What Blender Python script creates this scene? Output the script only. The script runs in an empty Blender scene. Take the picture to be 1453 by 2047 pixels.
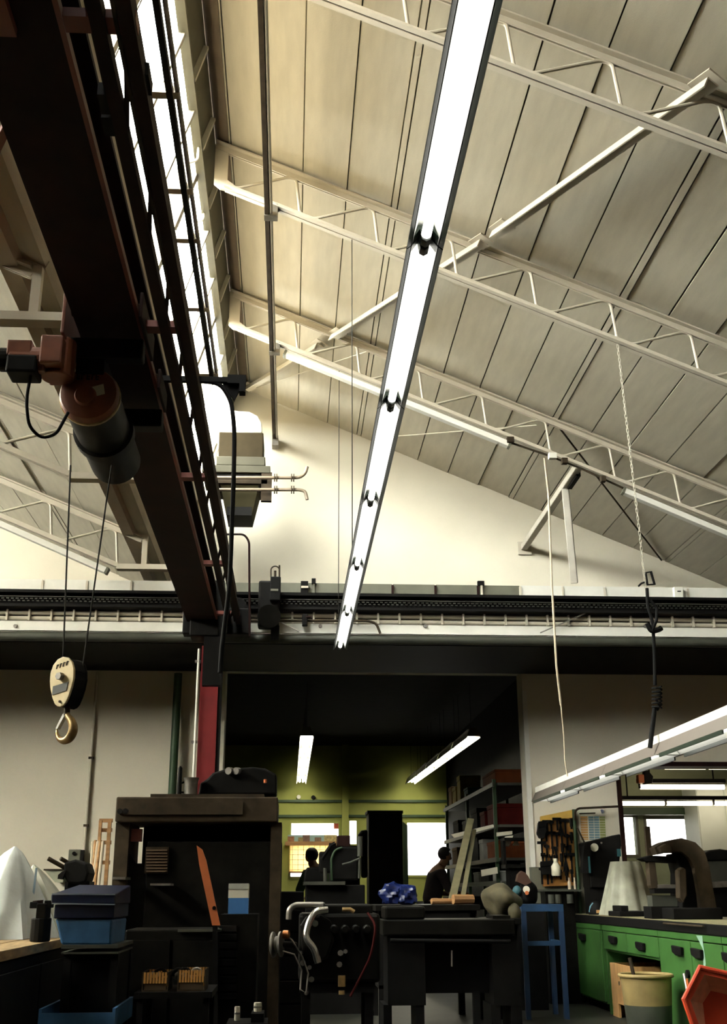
import bpy, bmesh, math, random
from mathutils import Vector, Matrix
random.seed(7)
S = bpy.context.scene
COL = S.collection

# ------------------------------------------------------------------ camera
FPX, YAW, PIT, ROL, H = 2207.55, 0.06574447, 0.33217685, -0.00456978, 1.1
CAMP = Vector((0, 0, H))
CF = Vector((math.sin(YAW) * math.cos(PIT), math.cos(YAW) * math.cos(PIT), math.sin(PIT)))
_r = Vector((math.cos(YAW), -math.sin(YAW), 0)); _u = _r.cross(CF)
CR = _r * math.cos(ROL) + _u * math.sin(ROL)
CU = -_r * math.sin(ROL) + _u * math.cos(ROL)
cd = bpy.data.cameras.new('camera'); cam = bpy.data.objects.new('camera', cd); COL.objects.link(cam)
cd.sensor_fit = 'VERTICAL'; cd.sensor_height = 36; cd.sensor_width = 36 * 1453 / 2047
cd.lens = 36 * FPX / 2047; cd.clip_start = .05; cd.clip_end = 200
M = Matrix((CR, CU, -CF)).transposed().to_4x4(); M.translation = CAMP
cam.matrix_world = M
S.camera = cam

# ------------------------------------------------------------------ world, exposure
SKY = 58.0
TUBE = 3.6
W = bpy.data.worlds.new('sky'); S.world = W; W.use_nodes = True
bg = W.node_tree.nodes['Background']; bg.inputs[0].default_value = (1.0, .975, .92, 1); bg.inputs[1].default_value = SKY
S.view_settings.view_transform = 'Standard'
S.view_settings.look = 'None'; S.view_settings.gamma = 1; S.view_settings.use_curve_mapping = False
S.view_settings.exposure = 0.0
S.cycles.max_bounces = 8; S.cycles.diffuse_bounces = 3; S.cycles.transparent_max_bounces = 16
S.cycles.caustics_reflective = False; S.cycles.caustics_refractive = False
S.cycles.sample_clamp_indirect = 6

def portal(loc, normal, w, h):
    l = bpy.data.lights.new('daylight_portal', 'AREA'); l.shape = 'RECTANGLE'; l.size = w; l.size_y = h
    l.cycles.is_portal = True
    o = bpy.data.objects.new('daylight_portal', l); COL.objects.link(o)
    n = Vector(normal).normalized(); zz = -n; yy = Vector((0, 0, 1)); xx = yy.cross(zz).normalized(); yy = zz.cross(xx)
    m = Matrix((xx, yy, zz)).transposed().to_4x4(); m.translation = Vector(loc); o.matrix_world = m
    return o

# ------------------------------------------------------------------ pixel helpers (photo frame 1453 x 2047)
def ray(px, py): return CF + CR * ((px - 726.5) / FPX) - CU * ((py - 1023.5) / FPX)
def P(px, py, Y):
    d = ray(px, py); return CAMP + d * (Y / d.y)
def PX(px, py, X):
    d = ray(px, py); return CAMP + d * (X / d.x)
def PZ(px, py, Z):
    d = ray(px, py); return CAMP + d * ((Z - H) / d.z)

# ------------------------------------------------------------------ materials
MATS = {}
def mat(name, col, rough=.6, metal=0, var=.15, scale=6, bump=0, bscale=40, col2=None, spec=.5, stretch=None):
    if name in MATS: return MATS[name]
    m = bpy.data.materials.new(name); m.use_nodes = True; nt = m.node_tree; b = nt.nodes['Principled BSDF']
    b.inputs['Roughness'].default_value = rough; b.inputs['Metallic'].default_value = metal
    b.inputs['Specular IOR Level'].default_value = spec
    tc = nt.nodes.new('ShaderNodeTexCoord'); src = tc.outputs['Object']
    if stretch:
        mp = nt.nodes.new('ShaderNodeMapping'); mp.inputs['Scale'].default_value = stretch
        nt.links.new(src, mp.inputs[0]); src = mp.outputs[0]
    nz = nt.nodes.new('ShaderNodeTexNoise'); nz.inputs['Scale'].default_value = scale; nz.inputs['Detail'].default_value = 5
    nt.links.new(src, nz.inputs['Vector'])
    rp = nt.nodes.new('ShaderNodeValToRGB'); rp.color_ramp.elements[0].position = .3; rp.color_ramp.elements[1].position = .7
    c2 = col2 or tuple(min(1, c * (1 + var)) for c in col); c1 = tuple(c * (1 - var) for c in col) if not col2 else col
    rp.color_ramp.elements[0].color = (*c1, 1); rp.color_ramp.elements[1].color = (*c2, 1)
    nt.links.new(nz.outputs[0], rp.inputs[0]); nt.links.new(rp.outputs[0], b.inputs['Base Color'])
    if bump:
        n2 = nt.nodes.new('ShaderNodeTexNoise'); n2.inputs['Scale'].default_value = bscale; n2.inputs['Detail'].default_value = 3
        nt.links.new(src, n2.inputs['Vector'])
        bp = nt.nodes.new('ShaderNodeBump'); bp.inputs['Strength'].default_value = bump; bp.inputs['Distance'].default_value = .01
        nt.links.new(n2.outputs[0], bp.inputs['Height']); nt.links.new(bp.outputs[0], b.inputs['Normal'])
    MATS[name] = m; return m
def emit(name, col, st):
    if name in MATS: return MATS[name]
    m = bpy.data.materials.new(name); m.use_nodes = True; nt = m.node_tree; b = nt.nodes['Principled BSDF']
    b.inputs['Base Color'].default_value = (.9, .9, .9, 1)
    b.inputs['Emission Color'].default_value = (*col, 1); b.inputs['Emission Strength'].default_value = st
    MATS[name] = m; return m
def pane_mat(name, tint, gl=.05, rough=0.0):
    m = bpy.data.materials.new(name); m.use_nodes = True; nt = m.node_tree; nt.nodes.clear()
    o = nt.nodes.new('ShaderNodeOutputMaterial'); t = nt.nodes.new('ShaderNodeBsdfTransparent'); g = nt.nodes.new('ShaderNodeBsdfGlossy')
    t.inputs[0].default_value = (*tint, 1); g.inputs['Roughness'].default_value = rough
    mx = nt.nodes.new('ShaderNodeMixShader'); mx.inputs[0].default_value = gl
    nt.links.new(t.outputs[0], mx.inputs[1]); nt.links.new(g.outputs[0], mx.inputs[2]); nt.links.new(mx.outputs[0], o.inputs[0])
    MATS[name] = m; return m

m_wall = mat('wall_paint', (.74, .685, .56), .85, var=.06, scale=1.3, bump=.15, bscale=90)
m_panel = mat('roof_panel_paint', (.56, .515, .405), .9, var=.07, scale=2.5, bump=.25, bscale=60, stretch=(6, 1, 1))
m_brick = mat('brown_brick', (.07, .045, .03), .9, var=.3)  # kept dark to cut bounce from unseen walls and glazing blanks
m_deck = mat('roof_deck', (.12, .10, .07), .9)
m_cream = mat('cream_steel', (.60, .545, .44), .55, var=.06)
m_creamd = mat('cream_window_frame', (.50, .43, .33), .6, var=.05)
m_fascia = mat('grey_green_fascia', (.12, .115, .08), .7, var=.12)
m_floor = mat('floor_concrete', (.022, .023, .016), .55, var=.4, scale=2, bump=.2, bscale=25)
m_black = mat('black_steel', (.0045, .0042, .004), .65, var=.4, scale=8, spec=.12)
m_soot = mat('oily_machine', (.006, .0055, .0045), .5, var=.5, scale=9, spec=.1)
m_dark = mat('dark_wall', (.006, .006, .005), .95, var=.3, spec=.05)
m_olive = mat('olive_wall', (.30, .32, .08), .8, var=.1, scale=2)
m_white = mat('white_paint', (.76, .74, .67), .5, var=.05)
m_grey = mat('grey_paint', (.13, .13, .095), .55, var=.12)
m_gal = mat('grey_pipe_paint', (.045, .048, .036), .5, var=.2)
m_red = mat('crane_red_lit', (.17, .03, .018), .5, var=.25, scale=4)
m_redd = mat('dark_red_and_crane_shade', (.016, .005, .004), .7, var=.4, scale=4, spec=.15)  # dark red parts, and the crane paint with shade put into it
m_redcol = mat('column_red', (.20, .012, .016), .5, var=.12)
m_orange = mat('hoist_orange', (.16, .042, .014), .5, var=.25, scale=10)
m_green = mat('bench_green', (.038, .115, .024), .45, var=.14, scale=5)
m_greend = mat('dark_green', (.02, .05, .018), .5, var=.2)
m_lampg = mat('lamp_green', (.008, .018, .010), .4, var=.15)
m_refl = mat('lamp_white_enamel', (.85, .86, .82), .35, var=.02)
m_tube = emit('tube_light', (1.0, .97, .88), TUBE)
m_tubew = emit('tube_light_warm', (1.0, .84, .58), 12.0)
m_chrome = mat('bare_metal', (.55, .54, .50), .25, metal=1, var=.2, scale=15)
m_steel = mat('worn_steel', (.30, .28, .25), .4, metal=.8, var=.3, scale=12)
m_sblue = mat('stand_blue', (.014, .05, .12), .5, var=.25, scale=10)
m_blue = mat('blue_enamel', (.05, .15, .32), .5, var=.25, scale=10)
m_blued = mat('blue_dark', (.006, .011, .035), .35, var=.3, scale=6)
m_wood = mat('wood', (.36, .19, .075), .7, var=.3, scale=3, stretch=(1, 1, 8))
m_woodo = mat('orange_wood', (.50, .13, .035), .6, var=.2, scale=4)
m_ply = mat('plywood', (.52, .29, .11), .65, var=.22, scale=4, stretch=(8, 8, 1))
m_rust = mat('rusty_brown', (.036, .025, .014), .75, var=.45, scale=9, spec=.2)
m_tarp = mat('dirty_white_sheet', (.30, .30, .23), .6, var=.25, scale=7, bump=.3, bscale=12)
m_plastic = mat('clear_white_plastic', (.72, .76, .72), .3, var=.12, scale=5, bump=.3, bscale=14)
m_yellow = mat('rusty_yellow', (.66, .52, .27), .5, col2=(.80, .66, .38), scale=14)
m_hook = mat('hook_bronze', (.36, .24, .10), .4, metal=.6, var=.45, scale=14)
m_glass = pane_mat('window_glass', (.95, .97, .95), .04)
m_frost = pane_mat('far_window_glass', (.36, .36, .35), .02)
m_rope = mat('wire_rope', (.02, .018, .015), .7, var=.2, spec=.1)
m_cable = mat('black_cable', (.006, .006, .006), .7, spec=.08)
m_cord = mat('pale_cord', (.55, .46, .33), .7)
m_skin = mat('skin', (.30, .16, .09), .6, var=.06)
m_hair = mat('hair_dark', (.012, .009, .007), .6)
m_shirtg = mat('shirt_green', (.05, .11, .035), .8)
m_shirtd = mat('shirt_dark', (.022, .014, .016), .8)
m_trous = mat('trousers_dark', (.015, .016, .022), .85)
m_tub = mat('red_plastic', (.60, .065, .025), .45, var=.14, scale=6)
m_tubin = mat('red_plastic_dusty', (.72, .34, .22), .6, var=.15, scale=12)
m_bin = mat('bin_beige', (.30, .22, .085), .6, var=.2, scale=8)
m_bingr = mat('bin_grey', (.055, .062, .045), .6, var=.2, scale=8)
m_canvas = mat('canvas', (.07, .06, .03), .85, var=.35, scale=8, bump=.5, bscale=14)
m_paper = mat('paper', (.66, .62, .50), .8, var=.05)

# ------------------------------------------------------------------ mesh builder
class MB:
    def __init__(s): s.v = []; s.f = []
    def add(s, vs, fs):
        o = len(s.v); s.v += [Vector(v) for v in vs]; s.f += [tuple(i + o for i in f) for f in fs]; return s
    def box(s, a, b):
        x0, y0, z0 = (min(a[i], b[i]) for i in range(3)); x1, y1, z1 = (max(a[i], b[i]) for i in range(3))
        return s.add([(x0,y0,z0),(x1,y0,z0),(x1,y1,z0),(x0,y1,z0),(x0,y0,z1),(x1,y0,z1),(x1,y1,z1),(x0,y1,z1)],
                     [(0,3,2,1),(4,5,6,7),(0,1,5,4),(1,2,6,5),(2,3,7,6),(3,0,4,7)])
    def bar(s, p, q, w, h, up=(0, 0, 1)):
        p, q = Vector(p), Vector(q); d = (q - p).normalized(); up = Vector(up)
        if abs(d.dot(up)) > .98: up = Vector((0, 1, 0))
        x = d.cross(up).normalized(); z = x.cross(d)
        c = [(-w/2, -h/2), (w/2, -h/2), (w/2, h/2), (-w/2, h/2)]
        return s.add([p + x*a + z*b for a, b in c] + [q + x*a + z*b for a, b in c],
                     [(3,2,1,0),(4,5,6,7),(0,1,5,4),(1,2,6,5),(2,3,7,6),(3,0,4,7)])
    def tube(s, pts, r, n=10, closed=False):
        pts = [Vector(p) for p in pts]; N = len(pts); rs = r if isinstance(r, (list, tuple)) else [r] * N
        rings = []; nrm = None
        for i in range(N):
            if closed: t = pts[(i+1) % N] - pts[i-1]
            else: t = pts[min(i+1, N-1)] - pts[max(i-1, 0)]
            t = t.normalized()
            if nrm is None:
                a = Vector((0,0,1)) if abs(t.z) < .9 else Vector((1,0,0)); nrm = t.cross(a).normalized()
            nrm = (nrm - t * nrm.dot(t)).normalized(); b = t.cross(nrm)
            rings.append([pts[i] + (nrm*math.cos(k*2*math.pi/n) + b*math.sin(k*2*math.pi/n)) * rs[i] for k in range(n)])
        vs = [v for rg in rings for v in rg]; fs = []
        for i in range(N if closed else N-1):
            j = (i+1) % N
            for k in range(n): fs.append((i*n+k, i*n+(k+1)%n, j*n+(k+1)%n, j*n+k))
        if not closed: fs += [tuple(range(n-1, -1, -1)), tuple((N-1)*n+k for k in range(n))]
        return s.add(vs, fs)
    def cyl(s, p, q, r, n=20, r2=None): return s.tube([p, q], [r, r if r2 is None else r2], n)
    def lathe(s, prof, c, axis=(0, 0, 1), n=24):
        # prof: list of (radius, height along axis)
        a = Vector(axis).normalized(); h = Vector((1,0,0)) if abs(a.x) < .9 else Vector((0,1,0))
        x = a.cross(h).normalized(); y = a.cross(x); c = Vector(c); vs = []; fs = []
        for r, z in prof:
            for k in range(n):
                t = 2*math.pi*k/n; vs.append(c + a*z + (x*math.cos(t) + y*math.sin(t)) * max(r, 1e-4))
        for i in range(len(prof)-1):
            for k in range(n): fs.append((i*n+k, i*n+(k+1)%n, (i+1)*n+(k+1)%n, (i+1)*n+k))
        fs += [tuple(range(n-1,-1,-1)), tuple((len(prof)-1)*n+k for k in range(n))]
        return s.add(vs, fs)
    def prism(s, pts, d):
        # pts: list of 3D points of a planar polygon, d: extrusion vector
        pts = [Vector(p) for p in pts]; d = Vector(d); n = len(pts)
        return s.add(pts + [p + d for p in pts], [tuple(range(n-1,-1,-1)), tuple(range(n, 2*n))] + [(i, (i+1)%n, (i+1)%n+n, i+n) for i in range(n)])
    def hexa(s, a, b):
        # a, b: two quads (4 points each)
        return s.add(list(a) + list(b), [(3,2,1,0),(4,5,6,7),(0,1,5,4),(1,2,6,5),(2,3,7,6),(3,0,4,7)])
    def ball(s, c, r, n=14, m=8):
        r = r if isinstance(r, (tuple, list)) else (r, r, r); c = Vector(c); vs = []; fs = []
        for i in range(1, m):
            a = math.pi*i/m
            for k in range(n):
                t = 2*math.pi*k/n; vs.append(c + Vector((r[0]*math.sin(a)*math.cos(t), r[1]*math.sin(a)*math.sin(t), r[2]*math.cos(a))))
        for i in range(m-2):
            for k in range(n): fs.append((i*n+k, (i+1)*n+k, (i+1)*n+(k+1)%n, i*n+(k+1)%n))
        vs += [c + Vector((0,0,r[2])), c - Vector((0,0,r[2]))]; a = (m-1)*n
        for k in range(n): fs += [(a, k, (k+1)%n), (a+1, (m-2)*n+(k+1)%n, (m-2)*n+k)]
        return s.add(vs, fs)
    def grid(s, f, nu, nv):
        vs = [f(i/nu, j/nv) for j in range(nv+1) for i in range(nu+1)]
        return s.add(vs, [(j*(nu+1)+i, j*(nu+1)+i+1, (j+1)*(nu+1)+i+1, (j+1)*(nu+1)+i) for j in range(nv) for i in range(nu)])
    def pxbox(s, x0, y0, x1, y1, Y, d):
        # box whose front face at depth Y covers the photo rectangle, d deep
        a = P((x0+x1)/2, y0, Y); b = P((x0+x1)/2, y1, Y); l = P(x0, (y0+y1)/2, Y); r = P(x1, (y0+y1)/2, Y)
        return s.box((l.x, Y, b.z), (r.x, Y + d, a.z))
    def pxpoly(s, pts, Y, d): return s.prism([P(x, y, Y) for x, y in pts], (0, d, 0))
    def base(s):
        n = len(s.v); xs = [v.x for v in s.v]; ys = [v.y for v in s.v]; zs = [v.z for v in s.v]
        return Vector(((min(xs)+max(xs))/2, (min(ys)+max(ys))/2, min(zs)))
def link(name, mb, m, origin, parent=None, smooth=False, bevel=0, fixn=True):
    me = bpy.data.meshes.new(name); me.from_pydata([tuple(v - origin) for v in mb.v], [], mb.f)
    if fixn:
        bm = bmesh.new(); bm.from_mesh(me); bmesh.ops.recalc_face_normals(bm, faces=bm.faces); bm.to_mesh(me); bm.free()
    me.materials.append(m)
    if smooth:
        for p in me.polygons: p.use_smooth = len(p.vertices) <= 4
        try: me.set_sharp_from_angle(angle=math.radians(40))
        except Exception: pass
    o = bpy.data.objects.new(name, me); COL.objects.link(o)
    if parent: o.parent = parent
    if bevel:
        b = o.modifiers.new('bevel', 'BEVEL'); b.width = bevel; b.segments = 2; b.limit_method = 'ANGLE'; b.angle_limit = math.radians(50)
    return o
def tag(o, label, cat=None, group=None):
    if label: o['label'] = label
    if cat: o['category'] = cat
    if group: o['group'] = group
    return o
class Thing:
    def __init__(s, name, label, cat, base, group=None, kind=None):
        s.o = bpy.data.objects.new(name, None); COL.objects.link(s.o); s.b = Vector(base); s.o.location = s.b
        s.o.empty_display_size = .05
        if kind: s.o['kind'] = kind
        tag(s.o, label, cat, group)
    def part(s, name, mb, m, parent=None, label=None, smooth=False, bevel=0, kind=None):
        o = link(name, mb, m, s.b, parent or s.o, smooth, bevel)
        if label: o['label'] = label
        if kind: o['kind'] = kind
        return o
def single(name, label, cat, mb, m, group=None, smooth=False, bevel=0):
    b = mb.base(); o = link(name, mb, m, b, None, smooth, bevel); o.location = b
    return tag(o, label, cat, group)
def struct(name, mb, m, smooth=False, bevel=0, label=None):
    o = link(name, mb, m, Vector((0,0,0)), None, smooth, bevel); o['kind'] = 'structure'
    if label: o['label'] = label
    return o
def copy_tree(o, parent=None):
    c = o.copy(); COL.objects.link(c); c.parent = parent
    for ch in o.children: copy_tree(ch, c)
    return c
def arc(c, r, a0, a1, n, ax='XZ'):
    out = []
    for i in range(n+1):
        t = math.radians(a0 + (a1-a0)*i/n)
        d = {'XZ': (math.cos(t), 0, math.sin(t)), 'YZ': (0, math.cos(t), math.sin(t)), 'XY': (math.cos(t), math.sin(t), 0)}[ax]
        out.append(Vector(c) + Vector(d) * r)
    return out
def smoothpath(pts, rad=.03, n=4):
    pts = [Vector(p) for p in pts]; out = [pts[0]]
    for i in range(1, len(pts)-1):
        a = pts[i-1]-pts[i]; b = pts[i+1]-pts[i]; r = min(rad, a.length*.45, b.length*.45)
        p0 = pts[i] + a.normalized()*r; p1 = pts[i] + b.normalized()*r
        for k in range(n+1):
            t = k/n; out.append(p0*(1-t)**2 + pts[i]*2*t*(1-t) + p1*t*t)
    out.append(pts[-1]); return out

# ================================================================== BUILDING
WALL = 12.6
TY = [5.38, 7.78, 10.18]            # truss positions
SL = .419
def ZR(x): return 7.07 - SL*(x + .71)     # underside of right bay roof
def ZL(x): return 4.30 - SL*(x + 1.28)    # underside of left bay roof
def GX(z): return -.72 - .30*(7.05 - z)   # glazing plane between the bays
XRE, XLV, XLR = 6.47, -1.5, -7.89
XL2 = -8.7

# floor
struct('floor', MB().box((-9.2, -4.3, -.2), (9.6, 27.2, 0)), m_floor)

# rear gable wall (with the two openings)
OX0, OX1, OZ = -.75, 2.66, 3.53
DX0, DX1, DZ = 3.71, 6.2, 2.47
mb = MB()
T = .3
def wp(pts): mb.prism([(x, WALL, z) for x, z in pts], (0, T, 0))
wp([(XL2, 0), (OX0, 0), (OX0, OZ), (XL2, OZ)])
wp([(OX1, 0), (DX0, 0), (DX0, OZ), (OX1, OZ)])
wp([(DX0, DZ), (XRE+.2, DZ), (XRE+.2, OZ), (DX0, OZ)])
wp([(DX1, 0), (XRE+.2, 0), (XRE+.2, DZ), (DX1, DZ)])
wp([(XL2, OZ), (XRE+.2, OZ), (XRE+.2, ZR(XRE+.2)+.05), (-.71, 7.2), (XLV-.02, ZL(XLV)+.05), (XLR, 7.2), (XL2, 4.45)])
wall_rear = struct('wall_rear', mb, m_wall)
# other walls
struct('wall_front', MB().box((XL2-.2, -4.3, 0), (XRE+.4, -4, 7.4)), m_brick)
struct('wall_left', MB().box((XL2-.2, -4, 0), (XL2, WALL, 4.4)), m_brick)
struct('wall_right', MB().box((XRE, -4, 0), (XRE+.2, WALL, 4.25)), m_brick)
# grey dado on the pier
struct('baseboard_rear', MB().box((OX1-.004, WALL-.012, 0), (DX0-.05, WALL+.1, 1.36)), m_grey)
# white strip added on the jamb, stands in for its lit reveal
struct('trim_1', MB().box((OX1-.006, WALL-.02, 1.36), (OX1+.045, WALL+.02, 3.3)), m_white)
# door frame of the side opening
struct('trim_2', MB().box((DX0-.03, WALL-.02, 0), (DX0+.02, WALL+.32, DZ)).box((DX0-.03, WALL-.02, DZ-.02), (DX1, WALL+.32, DZ+.03)), m_redd)

# ------------------------------------------------------------------ ceiling: deck and panels
mb = MB()
def slab(x0, z0, x1, z1, y0, y1, t=.12):
    mb.prism([(x0, y0, z0), (x1, y0, z1), (x1, y0, z1+t), (x0, y0, z0+t)], (0, y1-y0, 0))
slab(-.74, ZR(-.74)+.06, XRE+.3, ZR(XRE+.3)+.06, -4.2, WALL+.3)
slab(XLR-.03, ZL(XLR-.03)+.06, XLV+.02, ZL(XLV+.02)+.06, -4.2, WALL+.3)
ceiling = struct('ceiling', mb, m_deck)
ca = math.atan(SL)
def panel_mesh(w, l, name):
    b = MB(); b.box((0, 0, 0), (w, l, .05)); me = bpy.data.meshes.new(name)
    me.from_pydata([tuple(v) for v in b.v], [], b.f)
    me.materials.append(m_panel); return me
PM = {}
def panel(x0, x1, y0, y1, Z):
    gap = .011
    w = round((x1-x0)/math.cos(ca) - gap, 3); l = round(y1-y0-.006, 3)
    if (w, l) not in PM: PM[(w, l)] = panel_mesh(w, l, 'roof_panel')
    o = bpy.data.objects.new('roof_panel', PM[(w, l)]); COL.objects.link(o); o.parent = ceiling
    o.location = (x0 + gap/2, y0 + .003, Z(x0 + gap/2) + random.uniform(-.006, .006))
    o.rotation_euler = (random.uniform(-.0012, .0012), ca + random.uniform(-.004, .004), 0)
bays = [(2.98, 5.38), (5.38, 7.78), (7.78, 10.18), (10.18, 12.6)]
xsR = [-.74, -.58, .02, .385, .75, .80, 1.13, 1.5, 1.87, 2.24, 2.61, 2.665, 3.0, 3.37, 3.74, 4.11, 4.48, 4.53, 4.9, 5.27, 5.64, 6.01, 6.38]
xsL = [-1.38, -1.67, -2.04, -2.41, -2.46, -2.83, -3.2, -3.57, -3.94, -4.31, -4.36, -4.73, -5.1, -5.47, -5.84, -6.21, -6.26, -6.63, -7.0, -7.37, -7.74]
for y0, y1 in bays:
    for a, b in zip(xsR, xsR[1:]): panel(a, b, y0, y1, ZR)
    for a, b in zip(xsL, xsL[1:]): panel(b, a, y0, y1, ZL)
o = link('ridge_shade_strip', MB().prism([(-.735, 2.98, ZR(-.735)-.004), (-.60, 2.98, ZR(-.60)-.004), (-.60, 2.98, ZR(-.60)-.012), (-.735, 2.98, ZR(-.735)-.012)], (0, WALL-2.98, 0)), mat('ridge_shade_brown', (.13, .095, .06), .85), Vector((0,0,0)), ceiling)  # strip added along the ridge, its brown paints in occlusion shade
# plain underside behind the camera, out of the picture
mb = MB(); mb.prism([(-.7, -4, ZR(-.7)), (XRE, -4, ZR(XRE)), (XRE, -4, ZR(XRE)+.05), (-.7, -4, ZR(-.7)+.05)], (0, 6.97, 0))
mb.prism([(XLR, -4, ZL(XLR)), (XLV, -4, ZL(XLV)), (XLV, -4, ZL(XLV)+.05), (XLR, -4, ZL(XLR)+.05)], (0, 6.97, 0))
o = link('roof_lining', mb, m_panel, Vector((0,0,0)), ceiling)

# ------------------------------------------------------------------ saw-tooth glazing
def glazing(name, dx, ys, detail, gm, ystart, z0):
    root = bpy.data.objects.new(name, None); COL.objects.link(root); root['kind'] = 'structure'
    def part(n, mb, m, par=None, **k): return link(n, mb, m, Vector((0,0,0)), par or root, **k)
    g = lambda z: GX(z) + dx
    z1 = 6.72; zs_ = z0 - .02
    # sill, head
    part('sill', MB().bar((g(zs_)-.02, -4, zs_), (g(zs_)-.02, WALL, zs_), .12, .06), m_creamd)
    part('upstand', MB().prism([(g(4.34), -4, 4.34), (g(zs_), -4, zs_), (g(zs_)-.1, -4, zs_), (g(4.34)-.1, -4, 4.34)], (0, WALL+4, 0)), m_creamd)
    part('head_rail', MB().bar((g(z1), -4, z1), (g(z1), WALL, z1), .07, .06), m_fascia)
    part('fascia', MB().prism([(g(z1)-.03, -4, z1), (g(7.06)-.03, -4, 7.06), (g(7.06), -4, 7.06), (g(z1), -4, z1)], (0, WALL+4, 0)), m_fascia)
    for i, y in enumerate(ys):
        # deep post on each truss line, slim mullions between
        if i % 3 == 0:
            part('post', MB().prism([(g(z0)-.02, y-.045, z0), (g(7.03)-.02, y-.045, 7.03), (g(7.03)-.20, y-.045, 7.03), (g(z0)-.20, y-.045, z0)], (0, .09, 0)), m_creamd)
        else:
            part('mullion', MB().bar((g(z0), y, z0), (g(z1), y, z1), .04, .04, (0,1,0)), m_white)
        if i + 1 < len(ys) and y < ystart:
            part('daylight_block', MB().prism([(g(z0), y, z0), (g(z1), y, z1), (g(z1), ys[i+1], z1), (g(z0), ys[i+1], z0)], (-.03, 0, .01)), m_brick)  # unseen blanking added behind the camera to cut daylight
        elif i + 1 < len(ys):
            for za, zb in ((z0+.02, z1-.03),):
                part('pane', MB().prism([(g(za), y+.02, za), (g(zb), y+.02, zb), (g(zb), ys[i+1]-.02, zb), (g(za), ys[i+1]-.02, za)], (-.005, 0, .0015)), gm)
        if detail and 3 < y < 12:
            part('fascia_bracket', MB().bar((g(6.74)+.012, y-.32, 6.72), (g(7.02)+.012, y-.32, 7.02), .05, .03, (0,1,0)), m_white)
    for k, (za, zb) in enumerate(((z0, 6.7),)):
        c = (g((za+zb)/2)-.25, (ystart+WALL)/2, (za+zb)/2)
        portal(c, (-1, 0, .30), WALL-ystart+.2, (zb-za)*1.06+.1)
    return root, part, g
ysg = [2.98-7.2 + .8*k for k in range(0, 22) if 2.98-7.2+.8*k < WALL] + [WALL]
win, wpart, g = glazing('window_1', 0, ysg, True, m_glass, 2.0, 5.66)
glazing('window_2', -7.18, ysg, False, pane_mat('left_bay_glass', (.95, .95, .9), .04), 2.0, 5.3)  # unseen bay, glass tint and sill tuned for light on the left
# stay handles hanging on the opening lights
for px, py in ((386, 250), (398, 375)):
    a = P(px, py, 7.4 if py < 300 else 8.3); y = a.y
    wpart('stay_handle', MB().tube(smoothpath([(a.x-.05, y, a.z-.02), (a.x, y, a.z), (a.x+.06, y, a.z+.0), (a.x+.05, y, a.z-.33), (a.x-.03, y, a.z-.36)], .03), .011, 8), m_white, smooth=True)

# ------------------------------------------------------------------ second room and annex behind the gable wall
FY = 24.9
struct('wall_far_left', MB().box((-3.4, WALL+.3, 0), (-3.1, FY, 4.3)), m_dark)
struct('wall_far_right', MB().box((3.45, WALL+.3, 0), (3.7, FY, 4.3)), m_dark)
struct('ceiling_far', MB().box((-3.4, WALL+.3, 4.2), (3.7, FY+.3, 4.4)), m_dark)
def wall_with_holes(name, x0, x1, z0, z1, y, t, holes, m):
    xs = sorted({x0, x1, *[h[0] for h in holes], *[h[1] for h in holes]}); zs = sorted({z0, z1, *[h[2] for h in holes], *[h[3] for h in holes]})
    mb = MB()
    for xa, xb in zip(xs, xs[1:]):
        for za, zb in zip(zs, zs[1:]):
            cx, cz = (xa+xb)/2, (za+zb)/2
            if not any(h[0] < cx < h[1] and h[2] < cz < h[3] for h in holes): mb.box((xa, y, za), (xb, y+t, zb))
    return struct(name, mb, m)
def pxr(x0, y0, x1, y1, Y):
    a = P(x0, (y0+y1)/2, Y); b = P(x1, (y0+y1)/2, Y); c = P((x0+x1)/2, y1, Y); d = P((x0+x1)/2, y0, Y)
    return (a.x, b.x, c.z, d.z)
farh = [pxr(577, 1641, 681, 1757, FY), pxr(694, 1636, 717, 1692, FY), pxr(810, 1640, 906, 1754, FY)]
wall_far = wall_with_holes('wall_far', -3.4, 3.7, 0, 4.3, FY, .25, farh, m_olive)
for n, h in enumerate(farh):
    r = bpy.data.objects.new('window_%d' % (n+3), None); COL.objects.link(r); r['kind'] = 'structure'
    x0, x1, z0, z1 = h; f = .05
    link('window_frame', MB().box((x0, FY-.02, z0), (x0+f, FY+.06, z1)).box((x1-f, FY-.02, z0), (x1, FY+.06, z1)).box((x0+f, FY-.02, z0), (x1-f, FY+.06, z0+f)).box((x0+f, FY-.02, z1-f), (x1-f, FY+.06, z1)), m_olive, Vector((0,0,0)), r)
    link('pane', MB().box((x0+f, FY+.02, z0+f), (x1-f, FY+.026, z1-f)), m_frost, Vector((0,0,0)), r)
    portal(((x0+x1)/2, FY+.3, (z0+z1)/2), (0, 1, 0), x1-x0, z1-z0)
# dark ledges across the far wall and a post
for n, (py, h) in enumerate(((1601, 4), (1631, 4))):
    q = P(650, py, FY)
    struct('trim_%d' % (n+3), MB().box((-3.1, FY-.05, q.z-.03), (3.45, FY, q.z+.02)), m_greend)
q = P(690, 1600, FY-.1); struct('trim_5', MB().box((q.x-.07, FY-.16, 0), (q.x+.07, FY-.06, 4.2)), m_olive)

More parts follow.
